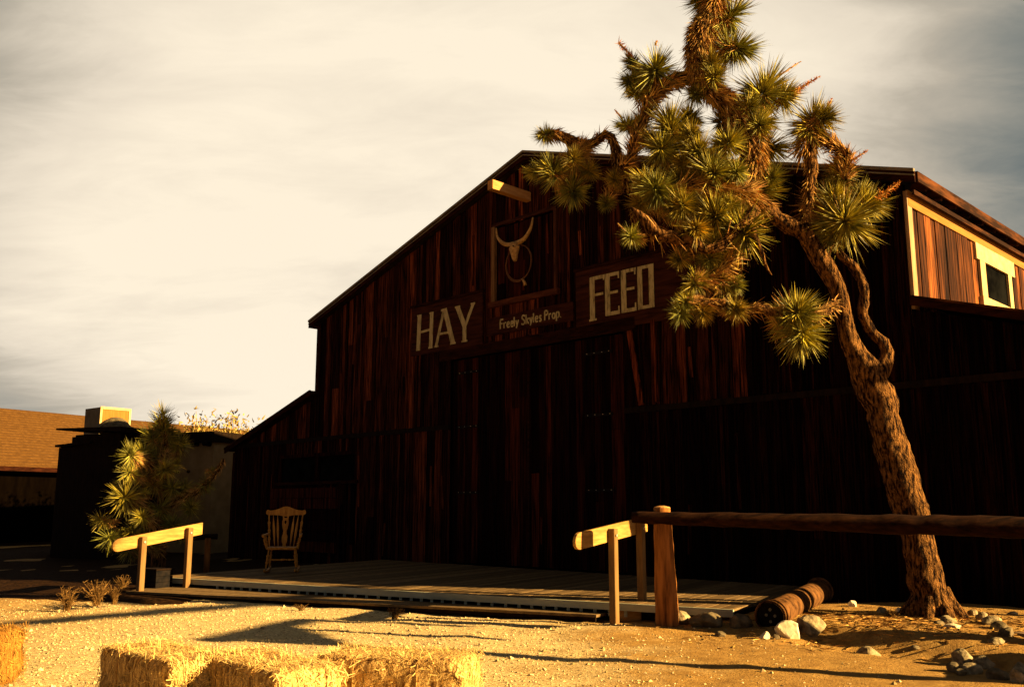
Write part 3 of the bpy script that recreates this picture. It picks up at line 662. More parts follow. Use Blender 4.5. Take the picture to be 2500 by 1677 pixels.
bale('rightmost and brightest bale of the front row with straw sticking out',mid((-1.32,6.42),(.965,-.24),1.02,.52),(.965,-.24,0),1.02,.52,LZ,3)
bale('orange sunlit hay bale cut off by the left edge of the picture',mid((-5.0,7.5),(.985,.05),1.0,.5),(.985,.05,0),1.0,.5,LZ,4,'hay_dim','straw_dim')
# ---------------------------------------------------------------- rocks
def rock(px,py,wpx,hpx,m,label,seed,lift=0,group='rocks around the Joshua tree and the rusty tank'):
    p=atz(px,py+hpx/2,.05)
    for _ in range(3): p=atz(px,py+hpx*.42,gh(p.x,p.y))
    k=p.y/2308; wr=wpx*k/2; hr=hpx*k/2; rn=random.Random(seed)
    b=MB(); import bmesh
    bm=bmesh.new(); bmesh.ops.create_icosphere(bm,subdivisions=3,radius=1)
    planes=[(Vector((rn.gauss(0,1),rn.gauss(0,1),rn.gauss(0,.8))).normalized(),rn.uniform(.55,.85)) for _ in range(9)]
    for v in bm.verts:
        c=v.co.copy()
        for nrm,dd in planes:
            e_=c.dot(nrm)-dd
            if e_>0: c-=nrm*e_
        c*=1+.07*noise.noise(c*2.5+Vector((seed,0,0)))+.03*noise.noise(c*7)
        v.co=c
    V=[Vector((v.co.x*wr*1.25,v.co.y*wr*1.0,v.co.z*hr*1.35)) for v in bm.verts]; Fc=[[v.index for v in f.verts] for f in bm.faces]
    rz=rn.uniform(0,.6); V=[Matrix.Rotation(rz,3,'Z')@v for v in V]; bm.free()
    b.add(V,Fc); o=b.build('rock',m); o.location=(p.x,p.y+wr*.4,gh(p.x,p.y)+hr*.50+lift); tag(o,label,'rock',group)
    return o
RK=[(1664,1508,62,36,'rock','grey rounded rock just right of the log post base'),
(1721,1524,76,40,'rockd','dark flat rock between the log post and the rusty tank'),
(1812,1508,52,44,'rockd','dim rock in the shadow left of the tank mouth'),
(1929,1540,56,44,'rockw','bright cream angular rock leaning under the tank mouth'),
(1985,1530,70,46,'rock','mottled grey rock to the right of the bright cream rock'),
(1868,1551,22,20,'rockw','small white stone below the mouth of the tank'),
(2078,1452,34,34,'rock','round sunlit boulder standing behind the rusty tank'),
(2084,1472,20,16,'rockw','small pale stone at the foot of the round boulder'),
(2053,1467,14,12,'rockw','tiny pale stone left of the round boulder'),
(2124,1562,52,30,'rock','wedge shaped grey stone on the dirt before the trunk'),
(2202,1552,18,17,'rockw','small white stone below the tree trunk'),
(2260,1583,22,15,'rockw','oval white stone alone in the dark swale'),
(2322,1563,44,20,'rock','flat brown stone at the left of the dark rock pile'),
(2386,1567,26,14,'rock','small flat stone at the back of the dark rock pile'),
(2432,1574,44,22,'rock','broad brown stone at the back right of the rock pile'),
(2357,1607,52,42,'rock','largest pitted rock of the pile in the right corner'),
(2374,1633,54,26,'rock','low craggy rock in front of the largest pitted rock'),
(2416,1592,30,26,'rockd','dark tilted rock in the middle of the pile'),
(2455,1600,40,22,'rockd','dark slab rock at the right of the pile'),
(2444,1620,34,16,'rock','narrow stone with a lit edge low in the pile'),
(2490,1648,34,40,'rock','upright stone at the bottom right corner of the picture'),
(2401,1504,28,20,'rock','pale split stone behind the slab path'),
(2474,1497,26,10,'rock','thin flat stone lying at the back of the slab path'),
(2332,1526,42,10,'rockw','long flat white stone at the tip of the slab path'),
(1895,1555,16,12,'rockd','tiny dark stone beside the small white stone'),
(2300,1590,26,12,'rockd','dark stone right of the oval white stone'),
(2408,1618,44,30,'rock','brown boulder filling the centre of the dark rock pile'),
(2330,1590,38,24,'rockd','dark rounded stone just left of the largest pitted rock'),
(2466,1580,44,24,'rockd','dim slab at the far right back of the rock pile'),
(2440,1646,46,28,'rockd','dark stone between the craggy rock and the bottom corner'),
(2350,1640,30,16,'rockd','low dark stone at the front left of the rock pile'),
(2490,1610,40,30,'rock','brown rock touching the right edge of the picture'),
(2290,1560,28,16,'rock','small brown stone behind the left of the rock pile'),
(2240,1600,24,12,'rockd','flat dark stone in the swale below the oval white stone'),
(2156,1548,26,14,'rock','small brown stone between the wedge stone and the trunk'),
(1760,1548,24,14,'rockd','small dark stone half buried at the edge of the orange dirt')]
for i,r_ in enumerate(RK): rock(*r_,seed=i+20)
# sandstone block behind the handrail posts
b=MB(); b.box((0,0,.07),(.34,.22,.15),Matrix.Rotation(.2,3,'Z')); o=b.build('sandstone_block',M['rail']); p=atz(1532,1516,.0); o.location=(p.x,p.y+.1,0); md=o.modifiers.new('bevel','BEVEL'); md.width=.03; md.segments=3
tag(o,'orange rounded block on the ground between the two handrail posts','stone block')
# ---------------------------------------------------------------- rusty tank
tf=Vector((2.88,10.78,.20)); tb=Vector((4.30,13.40,.26)); td=(tb-tf).normalized(); tl=(tb-tf).length
tk=thing('rusty_tank','long rusty steel tank lying on the ground among rocks','tank',tf,0); tk.rotation_euler=td.to_track_quat('X','Z').to_euler()
b=MB(); n=40; b.tube([(tl*i/n,0,0) for i in range(n+1)],[.155+.003*noise.noise(Vector((i*.5,0,0))) for i in range(n+1)],28,cap=False); b.build('shell','rust',tk,True)
b=MB()
for x in(.03,.16): b.tube([(x,.168*math.cos(a),.168*math.sin(a)) for a in [k*2*math.pi/32 for k in range(32)]],.012,8,closed=True)
b.build('front_flange','rust',tk,True)
b=MB(); b.tube([(tl-.05,.17*math.cos(a),.17*math.sin(a)) for a in [k*2*math.pi/32 for k in range(32)]],.02,8,closed=True); b.tube([(tl-.02,0,0),(tl+.01,0,0)],.16,24); b.build('end_ring','rust',tk,True)
b=MB(); b.tube([(.045,0,0),(.055,0,0)],.152,28); fp=b.build('end_plate','rustd',tk)
for yy_,zz in((.00,.075),(.045,.015),(-.05,.01),(.0,-.055)):
    b=MB(); b.tube([(.03,yy_,zz),(.0449,yy_,zz)],.017,9,.2,nf=30); b.build('bolt',M['cool'],fp)
# ---------------------------------------------------------------- rocking chair
ch=thing('rocking_chair','carved wooden rocking chair with slat back on the boardwalk','rocking chair',(-4.27,17.75,.22),R(188))
# local: front = +y after rotation faces the camera; seat .44 high
def turned(b,a,c,r,rings=(.25,.5,.75)):
    a=Vector(a);c=Vector(c);n=28; P=[];Rr=[]
    for i in range(n+1):
        t=i/n; k=.55+.45*math.sin(math.pi*t)
        for q in rings: k+=.45*math.exp(-((t-q)/.035)**2)-.30*math.exp(-((t-q-.07)/.03)**2)
        P.append(a.lerp(c,t)); Rr.append(r*max(.35,k))
    b.tube(P,Rr,10)
b=MB(); b.prism([(-.27,-.22),(.27,-.22),(.30,.10),(.26,.27),(-.26,.27),(-.30,.10)],.42,.465); o=b.build('seat','chair',ch); md=o.modifiers.new('b','BEVEL'); md.width=.015; md.segments=3
def bk(x,z): return Vector((x,-.20-(z-.46)*.22,z))
b=MB(); prof=[]
for i in range(41):
    x=-.37+.74*i/40; ax=abs(x); top=1.13+.055*math.exp(-(ax/.13)**2)+.02*math.exp(-((ax-.35)/.035)**2)-.01*ax+(.022 if ax<.30 else 0)*math.cos(ax*5); bot=1.045-.028*math.exp(-(ax/.10)**2)-.0*ax
    if ax>.345: bot+=.03*(ax-.345)/.025; top-=.03*((ax-.345)/.025)**2
    prof.append((x,top,bot))
V=[];Fc=[]
for x,t_,b_ in prof:
    for y__ in(-.012,.016):
        for z in(t_,b_): q=bk(x,z)+Vector((0,y__+ -.10*(x*x)*0,0)); V.append(q)
for i in range(40):
    a=i*4; c=a+4; Fc+=[(a,a+1,c+1,c),(a+2,c+2,c+3,a+3),(a,c,c+2,a+2),(a+1,a+3,c+3,c+1)]
Fc+=[(0,2,3,1),(160,161,163,162)]
b.add(V,Fc); b.build('crest_rail','chair',ch,False)
for x0,x1 in((-.175,-.235),(-.11,-.155),(.11,.155),(.175,.235)):
    b=MB(); n=20; a=bk(x0,.465); c=bk(x1,1.05); pts=[a.lerp(c,i/n) for i in range(n+1)]
    # flat arrow shaped slat
    V=[];Fc=[]
    for i,p in enumerate(pts):
        t=i/n; hw=.006+.020*math.sin(math.pi*min(1,t*1.05))**1.2*(.6+.6*t if t<.75 else 1.05)*(1 if t<.72 else max(.35,1-(t-.72)*2.4))
        V+=[p+Vector((-hw,0,0)),p+Vector((hw,0,0)),p+Vector((hw*.8,.016,0)),p+Vector((-hw*.8,.016,0))]
    for i in range(n):
        a_=i*4;c_=a_+4; Fc+=[(a_+k,a_+(k+1)%4,c_+(k+1)%4,c_+k) for k in range(4)]
    Fc+=[(0,1,2,3),(n*4+3,n*4+2,n*4+1,n*4)]
    b.add(V,Fc); b.build('slat','chair',ch)
# vase splat with a heart hole
prof=[(.0,.035),(.06,.028),(.16,.048),(.30,.052),(.42,.034),(.50,.030),(.60,.048),(.72,.060),(.80,.062),(.88,.050),(.96,.056),(1.0,.050)]
b=MB(); V=[];Fc=[]; n=44
def hwf(t):
    for (t0,h0),(t1,h1) in zip(prof[:-1],prof[1:]):
        if t<=t1: k=(t-t0)/(t1-t0); k=k*k*(3-2*k); return h0+(h1-h0)*k
    return prof[-1][1]
def inner(t):   # half-width of the pierced heart and the open notch
    if .715<t<.835: return .020*math.sqrt(max(0,1-((t-.79)/.07)**2)) if t>.72 else 0
    if t>.91: return .030
    return 0
for s in(-1,1):
    o_=len(V)
    for i in range(n+1):
        t=i/n; p=bk(0,.465+t*.575); h=hwf(t); q=min(inner(t),h-.012)
        V+=[p+Vector((s*max(q,.0001),.0,0)),p+Vector((s*h,0,0)),p+Vector((s*h,.014,0)),p+Vector((s*max(q,.0001),.014,0))]
    for i in range(n):
        a_=o_+i*4;c_=a_+4; Fc+=[(a_+k,a_+(k+1)%4,c_+(k+1)%4,c_+k) for k in range(4)]
b.add(V,Fc); b.build('splat','chair',ch)
for s in(-1,1):
    b=MB(); turned(b,bk(s*.27,.46),bk(s*.315,1.05),.021); b.build('back_post','chair',ch,True)
    b=MB(); P=[Vector((s*.30,-.25,.70)),Vector((s*.315,-.05,.69)),Vector((s*.325,.15,.69)),Vector((s*.335,.27,.67))]
    for p,q in zip(P[:-1],P[1:]): b.bar(p,q,.055,.022)
    b.tube([(s*.335,.26,.672),(s*.335,.30,.66)],[.032,.02],10); b.build('armrest','chair',ch)
    b=MB(); turned(b,(s*.275,.21,.45),(s*.33,.23,.68),.024,(.35,.7)); turned(b,(s*.28,.02,.45),(s*.32,.02,.68),.016,(.5,)); b.build('arm_support','chair',ch,True)
    b=MB(); turned(b,(s*.27,.22,.09),(s*.23,.19,.43),.022,(.3,.65)); b.build('leg','chair',ch,True)
    b=MB(); turned(b,(s*.26,-.24,.08),(s*.22,-.17,.43),.020,(.3,.65)); b.build('leg','chair',ch,True)
    b=MB(); pts=[]
    for i in range(15): t=-.50+.95*i/14; pts.append(Vector((s*.27,t,.022+.22*t*t)))
    for p,q in zip(pts[:-1],pts[1:]): b.bar(p,q,.03,.042)
    b.build('rocker','chair',ch)
b=MB(); turned(b,(-.25,.21,.24),(.25,.21,.24),.016,(.2,.5,.8)); b.build('stretcher','chair',ch,True)
b=MB(); turned(b,(-.24,-.2,.22),(.24,-.2,.22),.013,(.5,)); b.build('stretcher','chair',ch,True)
# ---------------------------------------------------------------- Joshua trees
def leaf_tint(rn):
    r=rn.random()
    k=rn.uniform(.30,.95) if rn.random()<.68 else rn.uniform(1.0,1.5)
    if r<.18: return (k*1.35,k*1.15,k*.8)
    return (k,k,k)
def rosette(p,ax,r,rn,parent,n=240,spread=2.15,dead=False):
    b=MB(); ax=Vector(ax).normalized(); u=ax.orthogonal().normalized(); v=ax.cross(u)
    off=Vector((rn.uniform(0,50),rn.uniform(0,50),0)); g_=rn.choice(((1.25,1.1,.75),(1,1,1),(1.15,1.1,.8),(.9,.95,.9),(1.2,1.1,.7)))
    el_=rn.uniform(.3,.9); lean=Vector((rn.gauss(0,.25),rn.gauss(0,.2),rn.gauss(0,.25)))
    for i in range(n):
        th=math.acos(1-rn.random()*(1-math.cos(spread))); ph=rn.uniform(0,6.283)
        d=ax*math.cos(th)+(u*math.cos(ph)+v*math.sin(ph))*math.sin(th)
        nz=noise.noise(d*2.3+off)
        if nz<-.22 and rn.random()<.8: continue
        back=-ax*r*el_*(th/spread)
        l_=r*rn.uniform(.55,1.12)*(1+.35*nz); t_=leaf_tint(rn)
        if dead: t_=(t_[0]*1.0,t_[1]*.86,t_[2]*.7)
        b.blade(p+back+d*r*.06,d+lean*(th/spread)+Vector((0,0,-.25*rn.random()*(th/spread))),l_,r*.032+.004,tuple(a_*c_ for a_,c_ in zip(t_,g_)),-.10*(th/spread)*rn.random())
    o=b.build('leaf_rosette','leaf',parent)
    b=MB()
    for i in range(int(n*.6)):
        ph=rn.uniform(0,6.283); e_=u*math.cos(ph)+v*math.sin(ph); k=rn.uniform(.45,1.5); s_=rn.uniform(.25,1.35)
        b.blade(p-ax*r*s_+e_*r*.16,-ax*rn.uniform(.4,1.1)+e_*rn.uniform(.2,1.0)+Vector((0,0,-.5*rn.random())),r*rn.uniform(.35,.85),.013,(k,k*rn.uniform(.75,1),k*rn.uniform(.6,1)),0)
    b.build('dead_leaves','dead',o)
    return o
def shag(b,pts,rad,rn,dens,ln,droop=.55,spread=.6):
    n=len(pts)
    for i in range(n-1):
        d=(pts[i+1]-pts[i]); L_=d.length; d.normalize(); cnt=int(L_*dens*(.5+rad[i]/.06)+rn.random())
        u=d.orthogonal().normalized()
        for _ in range(cnt):
            q=Matrix.Rotation(rn.uniform(0,6.283),3,d)@u; p=pts[i].lerp(pts[i+1],rn.random())+q*rad[i]*.85
            dd=(-d*rn.uniform(.5,1.2)+q*rn.uniform(.3,.3+spread)+Vector((0,0,-droop*rn.random())))
            k=rn.uniform(.4,1.6); b.blade(p,dd,ln*1.25*rn.uniform(.5,1.15),.015,(k,k*rn.uniform(.8,1.05),k*rn.uniform(.7,1)),0)
def build_joshua(root,TY,trunk,branches,rosettes,spikes,seed,scale_n=240):
    rn=random.Random(seed)
    def J(q): return aty(q[0],q[1],TY+(q[3] if len(q)>3 else 0))-root.location
    def chain(pts): 
        P=cr_spline([J(q) for q in pts],.07); 
        # radii interpolated along arc index
        acc=[0]; K_=[J(q) for q in pts]
        segn=[max(1,int((K_[i+1]-K_[i]).length/.07)) for i in range(len(K_)-1)]
        rads=[]
        for i,c in enumerate(segn):
            for k in range(c): t=k/c; rads.append((pts[i][2]*(1-t)+pts[i+1][2]*t)*TY/2308)
        rads.append(pts[-1][2]*TY/2308); return P,rads
    P,Rd=chain(trunk); b=MB(); b.tube(P,Rd,22,.20,nf=4.5)
    if len(trunk)>8:   # root flare
        for a in range(8):
            an=a*math.pi/4+.2; e=Vector((math.cos(an),math.sin(an)*.9,0)); q=P[0]; b.tube([q+e*.12+Vector((0,0,.34)),q+e*.20+Vector((0,0,.18)),q+e*.31+Vector((0,0,.06)),q+e*.40+Vector((0,0,-.03))],[.09,.085,.075,.04],9,.25,nf=6)
    tr=b.build('trunk','bark',root,True)
    for br in branches:
        P,Rd=chain(br['p']); b=MB(); P=[p+Vector((noise.noise(p*5),noise.noise(p*5+Vector((7,0,0))),noise.noise(p*5+Vector((0,7,0)))))*.03*min(1,i/4) for i,p in enumerate(P)]; b.tube(P,Rd,14,.30,nf=7); o=b.build('branch','bark',root,True)
        if br.get('shag'):
            b=MB(); shag(b,P,Rd,rn,br['shag'],br.get('len',.17),br.get('droop',.55)); b.build('dead_leaves','dead',o)
    for q in rosettes:
        px,py,r,ax=q[:4]; dy=q[4] if len(q)>4 else 0
        p=J((px,py,0,dy)); rosette(p,ax,r*TY/2308*rn.uniform(1.06,1.28)*(.90 if py>740 else 1),rn,root,int(scale_n*(1.25+r/60)),2.15,len(q)>5)
    for q in spikes:  # dried orange flower stalks
        a=J(q[0]); c=J(q[1]); b=MB(); d=(c-a); b.tube([a,a.lerp(c,.6),c],[.014,.010,.004],6)
        for _ in range(q[2]):
            t=rn.random(); p=a.lerp(c,t); k=rn.uniform(.7,1.6); b.blade(p,Vector((rn.gauss(0,1),rn.gauss(0,1),rn.gauss(0,1)))+d.normalized()*.8,q[3]*rn.uniform(.4,1)*(1.2-t*.8),.010,(k*1.2,k*.75,k*.45),0)
        b.build('flower_stalk','dead',root)
jt=thing('joshua_tree','tall leaning Joshua tree with looping trunk in front of the barn','tree',(4.99,11.40,0))
trunk=[(2280,1512,50,0),(2276,1480,47,0),(2262,1430,42,0),(2252,1370,40,0),(2238,1310,38,0),(2222,1240,40,0),(2200,1170,41,0),(2182,1110,40,0),(2164,1050,40,0),(2153,1000,40,0),(2138,960,42,0),(2116,915,40,0),(2092,870,28,0),(2077,840,23,0),(2061,776,20,0),(2042,700,21,0),(2014,650,24,0),(1985,605,22,0),(1968,575,21,0),(1962,550,19,0)]
bare=0
Bs=[
 dict(p=[(2128,935,30),(2152,905,24),(2160,885,18),(2166,860,15),(2156,835,14),(2132,812,12),(2112,785,12),(2104,755,13),(2112,725,13),(2103,685,12),(2086,652,12),(2062,633,10),(2044,612,9)]),
 dict(p=[(1966,572,21),(1930,553,21),(1900,535,21),(1872,514,20),(1850,498,18)]),
 dict(p=[(1868,511,19),(1850,498,18),(1828,470,17),(1822,440,18),(1840,400,26),(1838,360,32),(1818,318,34),(1800,280,28),(1780,250,22),(1750,235,16),(1728,222,15)],shag=420,len=.16),
 dict(p=[(1964,556,15),(1967,520,12),(1974,470,13),(1980,420,15),(1983,370,16),(1984,335,15),(1988,305,12)],shag=90,len=.10),
 dict(p=[(1990,325,12),(2018,345,14),(2045,362,13),(2068,380,13),(2072,410,12),(2064,440,10)],shag=330,len=.14),
 dict(p=[(2005,640,14),(2017,612,13),(2032,588,12),(2048,562,10)],shag=120,len=.1),
 dict(p=[(1798,270,18,.1),(1745,225,24,.1),(1712,175,28,.1),(1706,140,32,.1),(1710,100,32,.1),(1722,60,30,.1),(1738,20,26,.1),(1748,-25,20,.1),(1760,-60,18,.1)],shag=650,len=.15),
 dict(p=[(1712,182,15,.2),(1680,190,18,.2),(1640,200,17,.2),(1602,228,15,.2),(1582,262,14,.2),(1564,305,14,.2),(1550,345,13,.2),(1543,375,11,.2),(1530,395,10,.2),(1520,412,10,.2)],shag=330,len=.14),
 dict(p=[(1560,345,10,.2),(1590,352,10,.1),(1620,355,9,0)],shag=260,len=.13),
 dict(p=[(1840,470,14,-.2),(1790,470,13,-.3),(1740,455,12,-.3),(1690,450,12,-.3),(1640,470,12,-.3),(1600,450,9,-.3)],shag=420,len=.17),
 dict(p=[(1860,500,15,.3),(1800,540,14,.4),(1740,560,13,.5),(1680,545,13,.5),(1620,520,14,.5),(1570,480,14,.5),(1530,440,14,.5),(1512,405,13,.5),(1506,370,13,.5),(1494,336,12,.5),(1480,328,12,.5),(1455,346,13,.5),(1424,358,15,.5),(1395,345,16,.5),(1362,330,12,.5),(1338,324,8,.5)],shag=150,len=.12),
 dict(p=[(1424,360,15,.5),(1400,385,16,.5),(1370,400,13,.5),(1338,412,9,.5)],shag=900,len=.15),
 dict(p=[(1406,390,12,.5),(1408,430,9,.5),(1402,465,8,.5)],shag=450,len=.15),
 dict(p=[(1512,430,10,.5),(1500,455,8,.5),(1490,480,7,.5),(1484,500,5,.5)],shag=420,len=.13),
 dict(p=[(1846,512,15,-.4),(1800,560,13,-.5),(1760,600,12,-.5),(1722,608,11,-.5),(1690,588,15,-.5),(1660,585,15,-.5),(1620,578,15,-.5),(1590,564,15,-.5),(1576,545,14,-.5),(1560,522,10,-.5),(1541,503,2,-.5)],shag=22,len=.2,droop=1.6),
 dict(p=[(1700,606,12,-.5),(1680,580,11,-.5),(1667,560,8,-.5)]),
 dict(p=[(2040,745,13,-.1),(1990,768,12,-.3),(1945,772,12,-.4),(1890,765,12,-.4),(1850,752,13,-.4),(1820,762,13,-.4),(1780,748,11,-.4),(1750,738,11,-.4),(1710,742,9,-.4),(1670,735,8,-.4)],shag=130,len=.13,droop=1),
 dict(p=[(1790,600,10,-.3),(1780,640,9,-.3),(1750,675,9,-.3),(1700,690,8,-.3)],shag=420,len=.18,droop=1),
 dict(p=[(1836,560,10,-.5),(1850,600,6,-.5),(1866,640,4,-.5),(1884,674,1.5,-.5)]),
 dict(p=[(1815,318,14,0),(1850,270,12,0),(1870,235,10,0)],shag=420,len=.15),
 dict(p=[(1838,380,12,.2),(1870,372,10,.2),(1888,362,8,.2)],shag=300,len=.14),
 dict(p=[(1790,420,12,-.2),(1750,395,11,-.2),(1712,372,10,-.2)],shag=500,len=.16),
 dict(p=[(1750,400,10,.3),(1690,345,10,.3),(1640,315,8,.3)],shag=420,len=.15),
 dict(p=[(2064,440,9,.1),(2050,470,8,.1),(2040,490,7,.1)],shag=300,len=.12),
]
def V3(*a): return Vector(a)
Rs=[ # px,py,r,axis,dy
 (1323,330,30,(-.9,-.2,-.1),.5),(1338,408,46,(-.5,-.2,.5),.4),(1400,472,48,(.1,-.6,-.5),.4),(1300,420,30,(-1,-.2,0),.5),
 (1519,305,34,(-.8,-.2,.1),.2),(1536,199,38,(-.9,-.1,.2),.3),(1545,230,34,(-.7,-.4,-.4),.2),(1602,166,62,(.1,-.7,.35),.1),(1540,150,30,(-.5,0,.9),.4),
 (1797,28,62,(.7,-.2,.6),.1),(1822,118,60,(.9,-.3,-.1),.0),(1700,0,44,(-.8,-.1,.2),.2),(1747,-30,60,(0,0,1),.1),
 (1747,182,48,(.1,-.9,.0),-.15),(1872,215,78,(.4,-.3,.6),0),(1920,232,48,(.9,-.2,.3),.1),(1988,285,62,(.3,-.2,.9),0),(2018,285,44,(.9,-.3,.3),-.1),
 (1892,362,58,(.6,-.5,-.2),.1),(1870,300,50,(.8,-.4,-.2),-.1),(1706,365,52,(-.2,-.9,.1),-.3),(1630,295,62,(-.3,-.2,.9),.1),(1612,362,48,(-.4,-.8,-.1),-.1),
 (1680,285,44,(-.2,-.6,.3),.2),(1747,425,58,(.1,-.8,-.5),-.4),(1800,420,40,(.1,-.8,-.4),-.4),(1600,458,62,(-.4,-.8,.1),-.4),(1568,440,44,(-.9,-.3,.3),-.3),(1668,502,56,(.1,-.9,-.3),-.4),
 (1752,520,62,(.0,-.9,.1),-.45),(1790,500,40,(.3,-.8,-.2),-.4),(1872,464,54,(.5,-.5,.1),.1),(1890,430,44,(.7,-.3,.2),.1),(1822,578,66,(.2,-.6,-.6),-.45),(1790,545,40,(-.2,-.9,.2),-.4),(1750,590,34,(-.3,-.9,.0),-.4),
 (2062,446,44,(.1,-.4,-.9),.1),(2036,487,58,(-.2,-.7,-.2),.05),(2070,545,78,(.4,-.6,-.6),-.1),(2135,497,52,(.9,-.3,.1),.1),(2110,470,40,(.8,-.3,.4),.2),(2030,580,50,(-.2,-.5,-.8),0),
 (1950,762,62,(.15,-.95,.1),-.5),(1962,822,72,(.2,-.6,-.8),-.4),(1905,770,46,(-.7,-.6,.1),-.4),
 (1538,576,32,(-.6,-.8,-.1),-.5),(1690,700,36,(-.5,-.5,-.7),-.4),(1668,742,36,(-.7,-.4,-.5),-.4),(1660,770,40,(-.4,-.5,-.9),-.4),(1800,700,30,(.4,-.6,-.6),-.3),
 (1480,500,26,(-.3,-.6,-.7),.5),(1730,640,40,(-.4,-.5,-.8),-.3),(1850,300,40,(-.3,-.8,.3),-.2),(1700,230,36,(-.2,-.7,-.6),.1),
 (1652,432,40,(-.5,-.7,.2),-.2),(1712,440,42,(.2,-.9,-.1),-.3,1),(1560,500,32,(-.5,-.7,-.3),-.1,1),(1785,345,44,(.4,-.8,.2),-.3),(1760,292,40,(-.3,-.6,.3),.3,1),(1665,395,42,(-.4,-.8,.1),-.25,1),(1835,250,40,(.3,-.7,.4),-.2),(1690,320,40,(-.1,-.9,.3),-.2),(1700,560,40,(-.1,-.8,-.3),-.6,1),
 (1585,330,30,(-.6,-.6,.3),.0,1),(1655,635,30,(-.5,-.6,-.4),-.3,1),(1765,690,38,(.2,-.7,-.5),-.3,1),(1715,765,36,(-.2,-.6,-.6),-.4,1),(1800,755,34,(.2,-.8,-.2),-.5,1),(1735,150,40,(-.2,-.8,.3),-.1,1),(1712,60,38,(-.6,-.6,.2),.1,1),(1500,440,30,(-.2,-.7,-.4),.4,1),(1400,385,34,(.0,-.7,.5),.3,1),(1440,420,30,(.2,-.6,-.5),.4,1)]
Sp=[((1940,225,0,0),(2002,186,0,0),150,.10),((1880,200,0,0),(1956,150,0,0),60,.06),((2080,392,0,0),(2118,368,0,0),90,.08),((2140,485,0,0),(2198,445,0,0),150,.12),((2020,262,0,0),(2032,240,0,0),50,.08),((1536,575,0,-.5),(1508,545,0,-.5),20,.05),((1520,290,0,.2),(1500,268,0,.2),40,.06),((1510,105,0,.3),(1545,140,0,.3),160,.10),((1330,330,0,.5),(1318,312,0,.5),30,.05),((1600,110,0,0),(1604,100,0,0),30,.05)]
build_joshua(jt,11.40,trunk,Bs,Rs,Sp,42,260)
# small one at the left
j2=thing('joshua_tree','small shaded Joshua tree left of the barn behind the far handrail','tree',(-7.05,19.0,0))
tr2=[(388,1425,16,0),(388,1360,15,0),(392,1290,14,0),(398,1220,13,0),(402,1150,13,0),(400,1090,12,0),(398,1050,10,0)]
B2=[dict(p=[(392,1290,10,-.2),(350,1250,9,-.6),(310,1225,8,-1.0)],shag=220,len=.18),dict(p=[(390,1340,10,-.2),(330,1320,8,-.7),(270,1300,7,-1.1)],shag=220,len=.18),
 dict(p=[(400,1160,10,0),(360,1130,8,-.5),(325,1110,7,-.9)],shag=220,len=.18),dict(p=[(396,1240,10,0),(440,1220,8,0),(495,1190,7,.1)],shag=200,len=.18),dict(p=[(440,1220,8,0),(480,1200,6,0),(530,1150,6,0),(545,1120,4,0)],shag=120,len=.12),dict(p=[(400,1100,8,0),(405,1130,7,-.4),(402,1140,6,-.8)],shag=300,len=.15)]
R2=[(398,1030,46,(0,0,1),0),(398,1005,38,(.1,0,1),0),(410,1062,40,(.3,-.4,.3),0),(316,1108,38,(-.2,-.9,.4),-1.3),(365,1060,36,(-.3,-.5,.6),-.2),(440,1080,34,(.4,-.5,.5),.1),(450,1190,34,(.4,-.7,.2),.1),(345,1100,34,(-.2,-.7,.4),-.5),(402,1145,32,(.2,-.9,0),-.9),(300,1213,44,(-.1,-.95,.1),-1.4),(345,1260,34,(.0,-.9,.2),-1.3),(310,1150,30,(-.3,-.8,.3),-1.2),(283,1180,16,(-.6,-.5,.5),-1.0),(350,1200,20,(.1,-.8,.3),-.8),(238,1268,26,(-.9,-.3,.2),-1.2),(325,1285,34,(.1,-.7,.6),-1.1),(262,1312,32,(-.5,-.8,0),-1.2),(505,1182,32,(.6,-.6,.2),0),(465,1240,34,(.2,-.8,-.2),-.2),(370,1120,34,(-.4,-.7,0),-.3),(420,1190,34,(.3,-.8,0),-.3),(380,1240,34,(-.3,-.8,0),-.3),(370,1180,34,(-.2,-.8,.2),-.4),(340,1160,30,(-.5,-.7,.2),-.6),(420,1280,34,(.3,-.8,0),-.4),(360,1320,34,(-.2,-.8,.1),-.5),(300,1345,30,(-.5,-.7,0),-.9),(450,1300,32,(.4,-.7,0),-.3),(430,1130,30,(.5,-.6,.2),-.1),(525,1150,18,(.7,-.5,0),0)]
build_joshua(j2,19.0,tr2,B2,R2,[],9,150)
# ---------------------------------------------------------------- left background
ad=thing('adobe_building','low flat-roofed adobe building with dark fascia behind the small Joshua tree','building',(-12.2,31,0),R(-24))
b=MB(); b.bb(-3.0,2.95,0,6,0,3.46); b.build('wall','adobe',ad)
b=MB(); b.bb(-3.15,3.08,-.16,6.1,3.463,3.80); b.build('roof_fascia','darkwood',ad)
for x in(.9,1.6,2.3,2.8):
    b=MB(); b.tube([(x,-.02,3.40),(x,-.3,3.40)],.07,10); b.build('roof_beam_end','darkwood',ad)
for x in(1.55,2.0):
    b=MB(); b.tube([(x,-.02,2.55),(x,-.07,2.55)],.05,10); b.build('wall_peg','darkwood',ad)
sh=thing('timber_storefront','black timber shed with stepped overhanging roof left of the adobe building','shed',(-12.05,26.6,0),R(-27))
b=MB(); b.bb(-1.25,1.3,0,1.8,0,3.12); b.bb(-.55,1.3,-.02,1.8,3.123,3.46); b.build('wall','darkwood',sh)
b=MB(); b.add([(-1.28,-.12,3.13),(.2,-.12,3.2),(.2,1.9,3.2),(-1.28,1.9,3.13),(-1.28,-.12,3.19),(.2,-.12,3.27),(.2,1.9,3.27),(-1.28,1.9,3.19)],[(3,2,1,0),(4,5,6,7),(0,1,5,4),(1,2,6,5),(2,3,7,6),(3,0,4,7)]); b.build('lower_roof','darkwood',sh)
